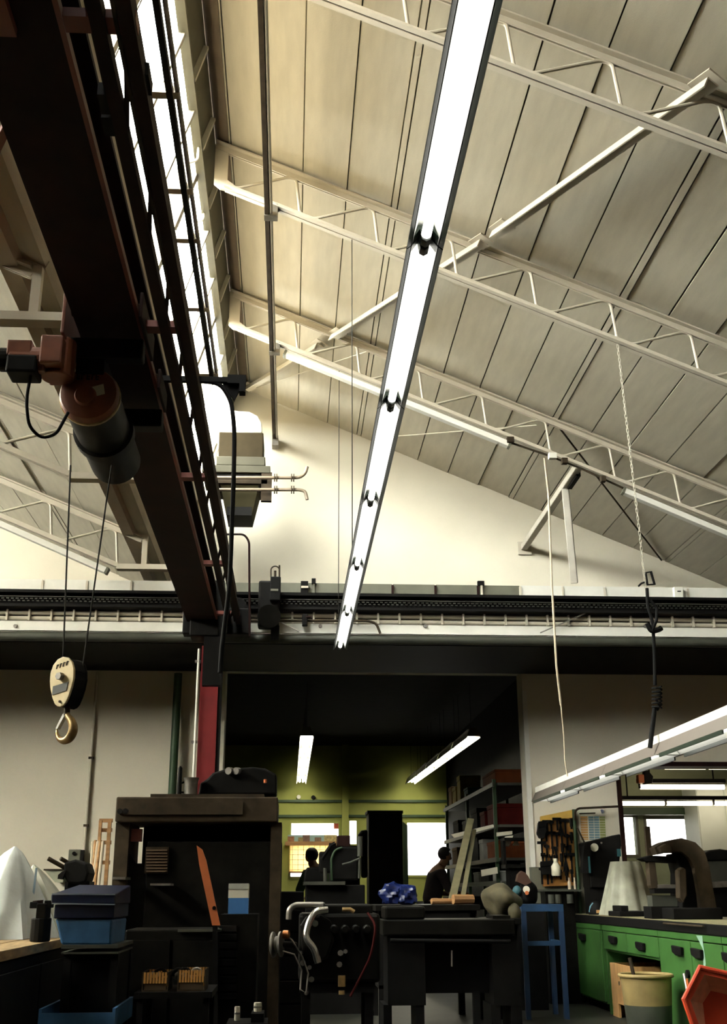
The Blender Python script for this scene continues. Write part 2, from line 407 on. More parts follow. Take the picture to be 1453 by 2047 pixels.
AY = 17.0
struct('ceiling_annex', MB().box((3.7, WALL+.3, 3.0), (9.6, AY+.3, 3.15)), m_white)
struct('wall_annex_right', MB().box((9.3, WALL+.3, 0), (9.6, AY+.3, 3.0)), m_white)
struct('wall_annex_front', MB().box((6.6, WALL+.2, 0), (9.6, WALL+.3, 3.0)), m_white)
annh = [pxr(1236, 1628, 1277, 1714, AY), pxr(1289, 1632, 1393, 1720, AY)]
wall_with_holes('wall_annex_rear', 3.7, 9.3, 0, 3.0, AY, .25, annh, mat('annex_green', (.36, .39, .26), .8, var=.08))
for n, h in enumerate(annh):
    r = bpy.data.objects.new('window_%d' % (n+6), None); COL.objects.link(r); r['kind'] = 'structure'
    x0, x1, z0, z1 = h; f = .04
    link('window_frame', MB().box((x0, AY-.02, z0), (x0+f, AY+.06, z1)).box((x1-f, AY-.02, z0), (x1, AY+.06, z1)).box((x0+f, AY-.02, z0), (x1-f, AY+.06, z0+f)).box((x0+f, AY-.02, z1-f), (x1-f, AY+.06, z1)), m_grey, Vector((0,0,0)), r)
    link('pane', MB().box((x0+f, AY+.02, z0+f), (x1-f, AY+.026, z1-f)), m_frost, Vector((0,0,0)), r)
    portal(((x0+x1)/2, AY+.3, (z0+z1)/2), (0, 1, 0), x1-x0, z1-z0)

# ------------------------------------------------------------------ maintenance deck behind the crane runway
struct('ceiling_deck', MB().box((XL2, 11.12, 3.50), (XRE, WALL, 3.56)), m_black)

# ================================================================== ROOF STEEL
ORD = {5.38: 'third', 7.78: 'second', 10.18: 'first'}
def truss_right(Y):
    t = Thing('roof_truss', 'cream lattice roof truss right of the ridge, %s from the gable wall' % ORD[Y], 'roof truss', (-.7, Y, 6.4), 'lattice trusses right of the glazing')
    top = lambda x: Vector((x, Y, ZR(x) - .045)); bot = lambda x: Vector((x, Y, ZR(x) - .44))
    x1 = XRE - .03
    # double angle chords: two flanges with a slot and a stem
    mb = MB()
    for s in (-1, 1): mb.bar(top(-.70)+Vector((0, s*.032, 0)), top(x1)+Vector((0, s*.032, 0)), .05, .012).bar(top(-.70)+Vector((0, s*.012, -.028)), top(x1)+Vector((0, s*.012, -.028)), .008, .05)
    t.part('top_chord', mb, m_cream)
    mb = MB()
    for s in (-1, 1): mb.bar(bot(-.62)+Vector((0, s*.028, 0)), bot(x1)+Vector((0, s*.028, 0)), .042, .012).bar(bot(-.62)+Vector((0, s*.011, .024)), bot(x1)+Vector((0, s*.011, .024)), .008, .042)
    t.part('bottom_chord', mb, m_cream)
    t.part('gusset', MB().prism([(-.71, Y-.012, ZR(-.71)-.05), (-.60, Y-.012, ZR(-.60)-.07), (-.60, Y-.012, ZR(-.6)-.36), (-.44, Y-.012, ZR(-.44)-.43), (-.66, Y-.012, ZR(-.66)-.47), (-.71, Y-.012, ZR(-.7)-.44)], (0, .024, 0)), m_cream)
    x = -.63
    while x < x1 - .7:
        pts = [bot(x-.01)+Vector((0,0,.03)), bot(x+.10)+Vector((0,0,.035)), top(x+.53)+Vector((0,0,-.055)), top(x+.60)+Vector((0,0,-.05)), bot(x+.63)+Vector((0,0,.05)), bot(x+.65)+Vector((0,0,.03))]
        t.part('web_rod', MB().tube(smoothpath(pts, .05), .0125, 8), m_cream, smooth=True)
        x += .64
    return t
def truss_left(Y):
    t = Thing('roof_truss', 'shaded lattice roof truss left of the crane girder, %s from the gable wall' % ORD[Y], 'roof truss', (-1.6, Y, 4.0), 'lattice trusses left of the glazing')
    top = lambda x: Vector((x, Y, ZL(x) - .045)); bot = lambda x: Vector((x, Y, ZL(x) - .44))
    x0, x1 = XLR + .1, -1.30
    mb = MB()
    for s in (-1, 1): mb.bar(top(x0)+Vector((0, s*.032, 0)), top(-1.45)+Vector((0, s*.032, 0)), .05, .012).bar(top(x0)+Vector((0, s*.012, -.028)), top(-1.45)+Vector((0, s*.012, -.028)), .008, .05)
    t.part('top_chord', mb, m_cream)
    b = bot(-1.67); mb = MB()
    for s in (-1, 1): mb.bar(bot(x0)+Vector((0, s*.028, 0)), b+Vector((0, s*.028, 0)), .042, .012).bar(bot(x0)+Vector((0, s*.011, .024)), b+Vector((0, s*.011, .024)), .008, .042)
    t.part('bottom_chord', mb, m_cream)
    t.part('valley_tie', MB().bar(b, (-.98, Y, b.z), .09, .05).bar((-1.42, Y, b.z), (-1.42, Y, ZL(-1.45)-.03), .05, .05), m_cream)
    x = -1.66
    while x > x0 + .7:
        pts = [bot(x-.65)+Vector((0,0,.03)), bot(x-.54)+Vector((0,0,.035)), top(x-.11)+Vector((0,0,-.055)), top(x-.04)+Vector((0,0,-.05)), bot(x-.01)+Vector((0,0,.05)), bot(x)+Vector((0,0,.03))]
        t.part('web_rod', MB().tube(smoothpath(pts, .05), .0125, 8), m_cream, smooth=True)
        x -= .64
    return t
for Y in TY: truss_right(Y); truss_left(Y)

# roof wind brace: angle profile running obliquely from truss to truss
def R3(px, py, off):
    d = ray(px, py); n = Vector((SL, 0, 1)); c = 7.07 - SL*.71 + off
    return CAMP + d * ((c - n.dot(CAMP)) / n.dot(d))
br = [(R3(1425, 163, -.10), R3(992, 468, -.10), 'between the second and third truss'), (R3(968, 484, -.10), R3(668, 674, -.10), 'between the first and second truss'), (R3(640, 690, -.10), R3(492, 779, -.10), 'between the first truss and the gable wall')]
for a, b, w in br:
    t = Thing('wind_brace', 'cream angle brace running obliquely under the roof ' + w, 'brace', (a+b)/2, 'oblique roof braces')
    d = (b-a).normalized(); n = Vector((SL, 0, 1)).normalized()
    t.part('angle_bar', MB().bar(a, b, .085, .010, n).bar(a - d.cross(n)*.04 - n*.035, b - d.cross(n)*.04 - n*.035, .010, .07, n), m_cream)
    for e, s in ((a, 1), (b, -1)):
        t.part('end_plate', MB().bar(e + n*.03 - d*s*.03, e + n*.03 + d*s*.16, .14, .012, n), m_cream)
for i, (a, b, w) in enumerate(((R3(1114, 850, -.07), R3(1322, 1120, -.02), 'crossing the roof to the low side of the gable wall'), (R3(735, 702, -.07), R3(492, 782, -.05), 'running up to the ridge end of the gable wall'), (R3(1072, 850, -.07), R3(792, 872, -.03), 'leaving the first truss towards the bright gable wall'))):
    single('tie_rod', ('thin brown tie rod ' if i == 0 else 'thin pale tie wire ') + w, 'tie rod', MB().cyl(a, b, .010 if i == 0 else .006, 8), m_rust if i == 0 else m_cream, 'thin roof tie rods', smooth=True)

# electric conduit running under the trusses to the gable wall
t = Thing('ceiling_conduit', 'long brown and white conduit hung under the trusses beside the ridge', 'conduit', (-.26, 8, 6.3))
xq = -.255; zq = ZR(xq) - .535
mb = MB(); mb.box((xq-.030, 2.5, zq-.02), (xq+.004, 12.56, zq+.02)); t.part('dark_rail', mb, m_rust, label='dark brown rail')
t.part('white_pipe', MB().cyl((xq+.020, 2.5, zq), (xq+.020, 12.56, zq), .015, 10), m_white, smooth=True)
for Y in TY: t.part('pipe_clamp', MB().box((xq-.035, Y-.04, zq-.03), (xq+.075, Y+.04, zq+.085)), m_steel)
t.part('end_elbow', MB().box((xq-.035, 12.45, zq-.10), (xq+.04, 12.59, zq+.03)), m_steel)

# white light battens / trunking along the lower chord of the first truss
def onT(px, py, Y=10.12): return P(px, py, Y)
for (a, b, lab) in ((onT(570, 708), onT(1018, 890), 'under the first truss beside the wind brace'), (onT(1246, 982), onT(1490, 1084), 'under the low end of the first truss'), (onT(-40, 1030), onT(214, 1142), 'under the first left truss above the crane runway')):
    t = Thing('cable_duct', 'long pale rectangular cable duct ' + lab, 'cable duct', (a+b)/2, 'pale cable ducts under the trusses')
    d = (b-a).normalized()
    t.part('channel', MB().bar(a, b, .075, .055), m_white, bevel=.004)
    for e in (a, b): t.part('end_cap', MB().bar(e - d*.012, e + d*.012, .08, .06), m_grey)
# conduit with junction boxes between the ducts
t = Thing('junction_conduit', 'thin conduit with small junction boxes between the two ducts of the first truss', 'conduit', onT(1100, 912))
t.part('tube', MB().tube([onT(1018, 884), onT(1100, 912), onT(1160, 936), onT(1246, 976)], .011, 8), m_rust, smooth=True)
for px, py, w in ((1020, 880, .07), (1104, 912, .08), (1128, 922, .06), (1205, 958, .05)):
    c = onT(px, py, 10.08); t.part('junction_box', MB().box((c.x-w/2, c.y-.03, c.z-.03), (c.x+w/2, c.y+.03, c.z+.03)), m_rust if w != .08 else m_white, bevel=.005)

# A-shaped bare metal bracket between truss and gable wall
m_alu = mat('bright_aluminium', (.62, .58, .50), .35, metal=.35, var=.1)
t = Thing('wall_strut', 'bare metal A-shaped strut propped between the first truss and the gable wall', 'strut', P(1100, 1000, 11.4))
a0 = P(1157, 930, 10.2); a1 = P(1047, 1094, WALL-.03); b0 = a0.lerp(a1, .22); b1 = P(1148, 1166, 11.05)
t.part('long_strut', MB().bar(a0, a1, .075, .075), m_alu, bevel=.008)
t.part('vertical_strut', MB().bar(b0, b1, .075, .075), m_alu, bevel=.008)
t.part('wall_plate', MB().box((a1.x-.07, WALL-.03, a1.z-.09), (a1.x+.09, WALL-.001, a1.z+.07)), m_cream)
t.part('hinge_block', MB().bar(b0 + (a0-b0)*.1 + Vector((.03, 0, -.03)), b0 + (a0-b0)*.75 + Vector((.03, 0, -.03)), .045, .06), m_black)

# window opener shaft in front of the glazing
t = Thing('window_opener_shaft', 'pair of dark steel shafts of the window gear along the saw-tooth glazing', 'shaft', (-.8, 7, 5.5))
zs = 5.6; xs = -.168*(zs-H)
t.part('rail', MB().box((xs-.045, 2.5, zs-.03), (xs-.008, 9.35, zs+.03)), m_black)
t.part('shaft', MB().cyl((xs+.02, 2.5, zs), (xs+.02, 9.35, zs), .016, 10), m_steel, smooth=True)
for Y in (5.45, 6.4, 7.0, 8.0, 9.2): t.part('bracket', MB().box((xs-.22, Y-.03, zs-.025), (xs+.03, Y+.03, zs+.045)), m_creamd)

# ================================================================== FLUORESCENT ROW
LX, LZ = .463, 3.345
LL = 1.425
cnt = ['first', 'second', 'third', 'fourth', 'fifth', 'sixth', 'seventh']
def lamp_proto(L=LL):
    r = bpy.data.objects.new('fluorescent_light', None); COL.objects.link(r)
    def pt(n, mb, m, par=None, **k): return link(n, mb, m, Vector((0,0,0)), par or r, **k)
    w, h = .052, .085
    mb = MB()
    for s in (-1, 1): mb.prism([(s*w, 0.004, .012), (s*(w+.014), 0.004, 0), (s*(w+.016), 0.004, .004), (s*.045, 0.004, h), (s*.040, .004, h)], (0, L-.008, 0))
    mb.box((-.045, .004, h), (.045, L-.004, h+.05))
    hs = pt('housing', mb, m_lampg)
    pt('reflector', MB().add([(-w+.004, .006, .015), (-.028, .006, h-.004), (.028, .006, h-.004), (w-.004, .006, .015), (-w+.004, L-.006, .015), (-.028, L-.006, h-.004), (.028, L-.006, h-.004), (w-.004, L-.006, .015)], [(0,1,5,4), (1,2,6,5), (2,3,7,6)]), m_refl)
    pt('tube', MB().cyl((0, .052, .030), (0, L-.052, .030), .019, 12), m_tube, smooth=True)
    for y in (.008, L-.050):
        e = pt('end_holder', MB().prism([(-w+.006, y, .02), (-.022, y, .055), (-.016, y, .012), (0, y, .002), (.016, y, .012), (.022, y, .055), (w-.006, y, .02), (w-.02, y, .07), (-w+.02, y, .07)], (0, .042, 0)), m_lampg)
    return r
proto = lamp_proto()
for i in range(7):
    o = proto if i == 0 else copy_tree(proto)
    o.location = (LX, 10.64 - LL*(i+1), LZ)
    tag(o, 'long single-tube fluorescent light of the row over the hall, %s from the crane runway' % cnt[i], 'light', 'row of fluorescent lights over the hall')
# suspension wires of the row
for k, Y in enumerate((7.78, 10.18)):
    single('suspension_wire', 'thin vertical wire holding the light row from the %s truss' % ORD[Y], 'wire', MB().cyl((LX-.035, Y, LZ+.12), (LX-.035, Y, ZR(LX)-.44), .004, 6), m_rope, 'suspension wires of the light row')

# second row, low above the green bench
BX, BZ = 2.69, 2.02
def shade_lamp(L=1.41):
    r = bpy.data.objects.new('bench_light', None); COL.objects.link(r)
    def pt(n, mb, m, par=None, **k): return link(n, mb, m, Vector((0,0,0)), par or r, **k)
    w, h = .09, .095
    mb = MB()
    for s in (-1, 1): mb.prism([(s*w, 0, 0), (s*(w+.006), 0, 0), (s*.048, 0, h), (s*.042, 0, h)], (0, L-.006, 0))
    pt('shade', mb, mat('lamp_shade_grey', (.12, .10, .085), .5, var=.05))
    pt('gear_box', MB().box((-.048, 0, h), (.048, L-.006, h+.055)), m_white)
    pt('reflector', MB().add([(-w+.004, .002, .004), (-.04, .002, h-.006), (.04, .002, h-.006), (w-.004, .002, .004), (-w+.004, L-.008, .004), (-.04, L-.008, h-.006), (.04, L-.008, h-.006), (w-.004, L-.008, .004)], [(0,1,5,4), (1,2,6,5), (2,3,7,6)]), m_refl)
    pt('tube', MB().cyl((0, .05, .035), (0, L-.05, .035), .019, 12), m_tube, smooth=True)
    for s in (-1, 1): pt('edge_strip', MB().box((s*w-.006, .1, -.022), (s*w+.006, L-.11, .004)), m_lampg)
    for y in (.012, L-.03): pt('end_holder', MB().prism([(-w+.01, y, .005), (w-.01, y, .005), (.03, y, h-.01), (-.03, y, h-.01)], (0, .014, 0)), m_refl)
    return r
sp = shade_lamp()
for i in range(7):
    o = sp if i == 0 else copy_tree(sp)
    o.location = (BX, 12.12 - 1.41*(i+1), BZ)
    tag(o, 'shaded fluorescent light of the low row above the green bench, %s from the pier' % cnt[i], 'light', 'low row of lights above the bench')
a = P(1088, 915, 10.2)
t = Thing('lamp_hanger', 'long pale rod and wire dropping from the first truss to the low bench lights', 'hanger', P(1134, 1552, 10.4))
t.part('rod', MB().tube([a, P(1096, 985, 10.3), P(1103, 1170, 10.35), P(1112, 1330, 10.4), P(1121, 1410, 10.45)], .011, 8), m_cord, smooth=True)
t.part('wire', MB().tube([P(1121, 1408, 10.45), P(1127, 1470, 10.45), P(1129, 1520, 10.4), P(1134, 1552, 10.4)], .006, 8), m_cord, smooth=True)


# far room rows
def far_row(x0, x1, n, label):
    for i in range(n):
        y0 = 16.9 + 1.53*i; fx = lambda y: x0 + (x1-x0)*(y-16.9)/7.65
        L = 1.5
        t = Thing('far_fluorescent_light', label % cnt[i], 'light', (fx(y0), y0, 3.36), 'fluorescent rows in the room behind the opening')
        c = Vector((fx(y0), y0, 3.36)); e = Vector((fx(y0+L), y0+L, 3.36))
        mb = MB()
        for q in (-1, 1): mb.hexa([c+Vector((q*.10,0,-.03)), c+Vector((q*.106,0,-.03)), c+Vector((q*.06,0,.09)), c+Vector((q*.05,0,.085))], [e+Vector((q*.10,0,-.03)), e+Vector((q*.106,0,-.03)), e+Vector((q*.06,0,.09)), e+Vector((q*.05,0,.085))])
        mb.box((min(c.x, e.x)-.055, y0, 3.36+.085), (max(c.x, e.x)+.055, y0+L, 3.36+.10))
        t.part('reflector', mb, m_refl)
        for q in (-.035, .035): t.part('tube', MB().cyl(c+Vector((q, .04, .02)), e+Vector((q, -.04, .02)), .019, 10), m_tubef, smooth=True)
        for q in (.2, 1.3): t.part('hanger', MB().box((fx(y0+q)-.003, y0+q-.003, 3.46), (fx(y0+q)+.003, y0+q+.003, 4.2)), m_black)
        t.part('end_cap', MB().hexa([c+Vector((-.105,-.02,-.01)), c+Vector((.105,-.02,-.01)), c+Vector((.055,-.02,.12)), c+Vector((-.055,-.02,.12))], [c+Vector((-.105,0,-.01)), c+Vector((.105,0,-.01)), c+Vector((.055,0,.12)), c+Vector((-.055,0,.12))]), m_grey)
m_tubef = emit('tube_light_far', (1.0, .93, .70), 40.0)
far_row(.238, .238, 5, 'twin-tube light of the straight row behind the opening, %s from it')
far_row(2.78, 2.60, 5, 'twin-tube light of the row above the shelves behind the opening, %s from it')

# ================================================================== CRANE RUNWAY
RY = 11.0
def zr(py): return P(700, py, RY).z
# top trunking with lids
z0, z1 = zr(1190), zr(1166)
t = Thing('trunking', 'pale sheet metal trunking lying on top of the crane runway beam', 'trunking', (0, RY, z0))
t.part('back_plate', MB().box((-5.2, RY+.02, z0), (5.9, RY+.09, z1-.004)), m_grey)
x = -5.2; i = 0
xa, xb = P(462, 1175, RY).x, P(1072, 1175, RY).x
while x < 5.85:
    w = .445
    mid = xa - .1 < x < xb - .2  # middle lids carry shade in their grey-green colour
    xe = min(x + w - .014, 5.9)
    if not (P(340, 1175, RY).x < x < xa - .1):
        t.part('lid', MB().box((x, RY - (0 if not mid else -.012), z0+.002), (xe, RY+.02, z1)), m_grey if mid else m_white, label='lid with its shade coloured in grey-green' if mid else None)
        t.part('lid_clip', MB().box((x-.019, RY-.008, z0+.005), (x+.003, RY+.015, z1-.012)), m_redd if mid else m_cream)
    x += w
# runway beam
t = Thing('runway_beam', 'black steel crane runway beam crossing the hall below the gable', 'beam', (0, RY, 3.83))
zb0, zb1 = zr(1223), zr(1190)
t.part('top_flange', MB().box((-5.2, RY-.09, zb1-.03), (5.9, RY+.09, zb1)), m_black)
t.part('web', MB().box((-5.2, RY-.02, zb0+.02), (5.9, RY+.02, zb1-.03)), m_black)
t.part('bottom_flange', MB().box((-5.2, RY-.09, zb0), (5.9, RY+.09, zb0+.025)), m_black)
mb = MB(); x = -4.0
while x < 4.6:
    mb.box((x, RY-.05, zb0+.085), (x+.027, RY-.035, zb0+.097)); mb.box((x+.022, RY-.055, zb0+.062), (x+.045, RY-.04, zb0+.072)); x += .047
t.part('drive_chain', mb, m_gal, kind='stuff', label='drive chain stretched along the beam')
t.part('chain_guide', MB().box((-5.2, RY-.062, zb0+.104), (5.9, RY-.03, zb0+.112)), m_gal)
# pipe bundle with clamps
zt0, zt1 = zr(1247), zr(1224)
t = Thing('pipe_bundle', 'bundle of thin cream pipes held by clips under the runway beam', 'pipes', (0, RY+.05, zt0))
for k in range(2):
    z = zt0 + (zt1-zt0)*(.25+.48*k); t.part('pipe', MB().cyl((-5.2, RY+.04, z), (5.9, RY+.04, z), .024, 12), m_cream, smooth=True)
t.part('back_rail', MB().box((-5.2, RY+.065, zt0), (5.9, RY+.075, zt1)), m_rust)
x = P(-34, 1235, RY).x
while x < 4.7:
    t.part('clip', MB().box((x, RY-.004, zt0+.002), (x+.022, RY+.07, zt1-.004)), m_cream, bevel=.004); x += .2195
# white channel
za, zc = zr(1266), zr(1247)
t = Thing('channel_beam', 'off-white steel channel running below the pipe bundle', 'beam', (0, RY, za))
t.part('web', MB().box((-5.2, RY+.02, za), (5.9, RY+.05, zc)), m_white)
t.part('lower_flange', MB().box((-5.2, RY-.02, za-.006), (5.9, RY+.02, za+.008)), m_white)
for px in (850, 1290, 30, 640):
    c = P(px, 1251, RY); t.part('bolt', MB().cyl((c.x, RY+.0, c.z), (c.x, RY+.022, c.z), .018, 10), m_steel)
single('service_pipe', 'thick grey service pipe running below the off-white channel', 'pipe', MB().cyl((-5.2, RY+.03, zr(1277)), (5.9, RY+.03, zr(1277)), .050, 16), m_gal, smooth=True)
# slanting stays between channel and bundle
for (a, b, lab) in ((P(560, 1243, RY-.03), P(598, 1262, RY-.03), 'beside the black drive motor'), (P(1080, 1265, RY-.03), P(1170, 1226, RY-.03), 'beside the pale hanging cord')):
    single('slanting_stay', 'thin slanting stay across the channel ' + lab, 'stay', MB().bar(a, b, .012, .012), m_steel, 'slanting stays on the runway')
single('bent_pipe', 'dark thin pipe along the channel bending downward beside the light row', 'pipe',
       MB().tube(smoothpath([P(470, 1241, RY-.06), P(735, 1241, RY-.06), P(752, 1246, RY-.06), P(760, 1266, RY-.06)], .06), .013, 8), m_rust, smooth=True)

# drive unit on the runway
t = Thing('drive_motor', 'black crane drive motor hanging over the runway next to the heater', 'motor', P(540, 1262, RY-.12))
y = RY-.27
t.part('body', MB().pxbox(516, 1160, 558, 1252, y, .17), m_black, bevel=.02)
t.part('terminal_box', MB().pxbox(540, 1152, 561, 1200, y-.06, .1), m_black, bevel=.01)
t.part('motor_barrel', MB().cyl(P(538, 1232, y-.16), P(538, 1232, y+.05), .115, 18), m_soot, smooth=True)
t.part('hoop', MB().tube(arc(P(550, 1140, y), .043, 180, 0, 8) , .007, 8).cyl(P(541.5, 1140, y), P(541.5, 1154, y), .007, 8).cyl(P(558.5, 1130, y), P(558.5, 1156, y), .009, 8), m_rust)
t.part('plug', MB().cyl(P(550, 1156, y), P(550, 1141, y), .013, 10), m_rust)
t.part('name_strip', MB().pxbox(541, 1177, 556, 1181, y-.068, .006), m_grey)
t.part('lower_arm', MB().pxbox(541, 1250, 558, 1278, y, .05), m_black)
for px, py0, py1, w in ((608.5, 1161, 1190, 15),):
    t = Thing('limit_switch', 'small black limit switch with a pale lever on the trunking', 'switch', P(px, py1, RY-.05))
    t.part('body', MB().pxbox(px-w/2, py0, px+w/2, py1, RY-.06, .05), m_black, bevel=.006)
    t.part('lever', MB().pxbox(px-w/2+1, 1171, px+w/2, 1175, RY-.075, .02), m_cream)
t = Thing('cable_stud', 'narrow dark stud with a pale foot beside the limit switch', 'bracket', P(627, 1190, RY-.03), 'studs standing on the trunking')
t.part('head', MB().pxbox(623, 1156, 631, 1166, RY-.03, .04), m_black); t.part('stem', MB().pxbox(625, 1166, 629, 1190, RY-.02, .02), m_grey)
t = Thing('cable_stud', 'narrow pale stud with a dark head between the light row and the strut', 'bracket', P(962, 1192, RY-.03), 'studs standing on the trunking')
t.part('head', MB().pxbox(955, 1161, 968, 1169, RY-.03, .04), m_black); t.part('stem', MB().pxbox(961, 1168, 965, 1192, RY-.02, .02), m_cream)
t = Thing('pipe_valve', 'small dark valve on the bent pipe below the limit switch', 'valve', P(609, 1250, RY-.1))
t.part('body', MB().pxbox(604, 1227, 615, 1250, RY-.11, .07), m_black, bevel=.008); t.part('handle', MB().pxbox(611, 1231, 621, 1234, RY-.12, .03), m_redd)
t = Thing('switch_box', 'small white switch box clamped on the trunking at the low end', 'switch box', P(1357, 1196, RY-.05))
t.part('body', MB().pxbox(1348, 1173, 1366, 1196, RY-.07, .06), m_white, bevel=.006); t.part('slot', MB().pxbox(1354, 1181, 1361, 1183, RY-.073, .006), m_black)

# ================================================================== CRANE BRIDGE
GB = H + 2.53; gx0, gx1 = -1.04, -.752
crane = Thing('crane_bridge', 'dark red steel crane bridge girder with lattice side bracing', 'crane', (-.9, 5, GB))
crane.part('bottom_flange', MB().box((gx0, -2, GB), (gx1, 10.86, GB+.028)), m_redd, label='wide lower flange, shade put into its dark red')
crane.part('lit_flange_edge', MB().box((gx1+.0005, -2, GB-.002), (gx1+.018, 10.86, GB+.034)), m_red, label='flange edge in a brighter red for the light on it')  # light on the edge is put in as a brighter red strip
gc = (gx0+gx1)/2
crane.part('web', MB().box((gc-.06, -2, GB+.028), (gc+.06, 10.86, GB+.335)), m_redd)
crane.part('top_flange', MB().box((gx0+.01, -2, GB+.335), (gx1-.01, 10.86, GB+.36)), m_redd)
crane.part('end_carriage', MB().box((-1.08, 10.70, GB-.12), (-.42, 10.87, GB+.14)).box((-1.0, 10.60, GB-.16), (-.72, 10.90, GB+.05)), m_black, bevel=.01)
for sx in (-.97, -.56): crane.part('wheel', MB().cyl((sx, 10.84, GB+.2), (sx, 10.95, GB+.2), .09, 18), m_black, smooth=True)
# side bracing truss
bx = -.57
for k, (dx, dz) in enumerate(((.035, 0), (-.055, .0), (-.02, .30))):
    crane.part('bracing_chord', MB().bar((bx+dx, -2, GB+dz), (bx+dx, 10.72, GB+dz), .045 if k < 2 else .05, .05), m_redd)
crane.part('conductor_bar', MB().box((bx-.095, -2, GB+.03), (bx-.083, 10.6, GB+.06)).box((bx-.005, -2, GB-.02), (bx+.006, 10.6, GB+.01)), m_rust)
for Y in (2.77, 4.72, 6.72, 8.7, 10.4):
    crane.part('cross_tie', MB().box((gx1+.02, Y-.035, GB-.004), (bx+.06, Y+.035, GB+.03)), m_red)
y = -1.9
while y < 10.4:
    a = (bx+.035, y, GB); b = (bx-.02, y+.33, GB+.30); c = (bx-.055, y+.66, GB)
    crane.part('lattice_bar', MB().bar(a, b, .022, .022).bar(b, (bx+.035, y+.66, GB), .022, .022), m_redd)
    crane.part('lacing', MB().bar((bx+.035, y, GB), c, .018, .018), m_redd)
    y += .66
for (px, py) in ((218, 195), (225, 240), (283, 155)):
    c = PZ(px, py, GB+.03); crane.part('cable_clamp', MB().box((c.x-.03, c.y-.05, c.z-.03), (c.x+.03, c.y+.05, c.z+.02)), m_black)
nd = PZ(20, 238, GB+.02)
for (px, py) in ((-60, 60), (-70, 430)): q = PZ(px, py, GB+.02); crane.part('side_lacing', MB().bar(nd, q, .03, .03), m_red)
q = PZ(70, 240, GB+.02); crane.part('side_lacing', MB().bar(nd, (gx0+.0, nd.y, nd.z), .03, .03), m_redd)
q = PZ(8, 30, GB-.02); crane.part('side_plate', MB().box((q.x-.2, q.y-.12, GB-.03), (q.x+.02, q.y+.08, GB+.02)), m_red)
# festoon arm with hanging control cable
Yf = 5.55
a = P(300, 757, Yf); b = P(488, 757, Yf)
crane.part('festoon_arm', MB().bar((a.x, Yf, a.z), (b.x, Yf, a.z), .03, .03).bar((b.x-.09, Yf, a.z), (b.x+.01, Yf, a.z), .05, .05).prism([P(445, 766, Yf), P(480, 766, Yf), P(478, 780, Yf), P(468, 800, Yf)], (0, .02, 0)), m_black)
crane.part('control_cable', MB().tube(smoothpath([P(402, 762, Yf), P(440, 766, Yf), P(462, 800, Yf), P(469, 860, Yf), P(467, 960, Yf), P(463, 1060, Yf), P(459, 1170, Yf), P(450, 1240, Yf), P(443, 1300, Yf), P(440, 1345, Yf)], .2), [.012]*2+[.012]*100 if False else .0125, 10), m_cable, smooth=True)
crane.part('cable_trolley', MB().pxbox(478, 762, 490, 782, Yf-.03, .06), m_black)
# end hanger at the runway
crane.part('end_hanger', MB().pxbox(408, 1160, 445, 1370, 10.62, .08), m_black)
single('bent_guard_pipe', 'thin black bent pipe standing in front of the bright gable wall', 'pipe', MB().tube(smoothpath([P(452, 1068, RY-.46), P(488, 1068, RY-.46), P(498, 1082, RY-.46), P(499, 1272, RY-.46)], .08), .011, 8), m_redd, smooth=True)

# ================================================================== HOIST
hz = 3.30
ho = Thing('hoist', 'rusty orange electric wire rope hoist hanging from the crane girder', 'hoist', (-.96, 5.1, 3.1))
dc = Vector((-.965, 4.74, hz))
ho.part('drum', MB().cyl(dc + Vector((0, .06, 0)), dc + Vector((0, .86, 0)), .132, 28), m_soot, smooth=True)
mb = MB()
for k in range(14): mb.lathe([(.125, 0), (.131, .012), (.131, .02), (.125, .032)], dc + Vector((0, .18+.045*k, 0)), (0, 1, 0), 24)
ho.part('rope_coils', mb, m_rope, smooth=True, kind='stuff')
cov = ho.part('end_cover', MB().lathe([(.02, -.012), (.10, -.012), (.128, 0), (.137, .02), (.137, .07), (.13, .075)], dc, (0, 1, 0), 32), m_orange, smooth=True)
ho.part('cover_rim', MB().lathe([(.132, .04), (.142, .045), (.142, .06), (.132, .065)], dc, (0, 1, 0), 32), m_hook, smooth=True)
ho.part('bearing_boss', MB().lathe([(.045, -.03), (.05, -.02), (.055, 0)], dc + Vector((-.01, 0, -.02)), (0, 1, 0), 20), m_orange, parent=cov, smooth=True)
ho.part('rating_label', MB().add([dc + Vector(v) for v in ((.025, -.016, -.025), (.078, -.016, -.008), (.068, -.016, .042), (.018, -.016, .025))] + [dc + Vector(v) for v in ((.025, -.011, -.025), (.078, -.011, -.008), (.068, -.011, .042), (.018, -.011, .025))], [(0,1,2,3), (4,5,6,7), (0,1,5,4), (1,2,6,5), (2,3,7,6), (3,0,4,7)]), m_paper, parent=cov, label='pale blank rating label')
mb = MB()
for k, (x, w, h) in enumerate(((-.05, .014, .03), (-.028, .016, .028), (-.004, .016, .03), (.018, .013, .028), (.037, .015, .03))):
    mb.box((x-w/2, -.006, 0), (x-w/2+.005, 0, h)).box((x-w/2, -.006, h-.005 if k % 2 else 0), (x+w/2, 0, h if k % 2 else .005))
    if k in (0, 2, 4): mb.box((x-w/2, -.006, h*.45), (x+w/2, 0, h*.45+.005))
mb.v = [dc + v + Vector((.0, -.012, .062)) for v in mb.v]
ho.part('embossed_lettering', mb, m_redd, parent=cov, label='worn embossed lettering')
ho.part('gearbox', MB().box((-1.16, 4.55, 3.36), (-1.06, 4.80, 3.50)).cyl((-1.10, 4.68, 3.34), (-1.10, 4.68, 3.53), .075, 18), m_orange, bevel=.008)
mt = ho.part('trolley_motor', MB().cyl((-1.30, 4.62, 3.40), (-1.14, 4.62, 3.40), .062, 20).box((-1.31, 4.56, 3.40), (-1.20, 4.66, 3.475)), m_orange, bevel=.006)
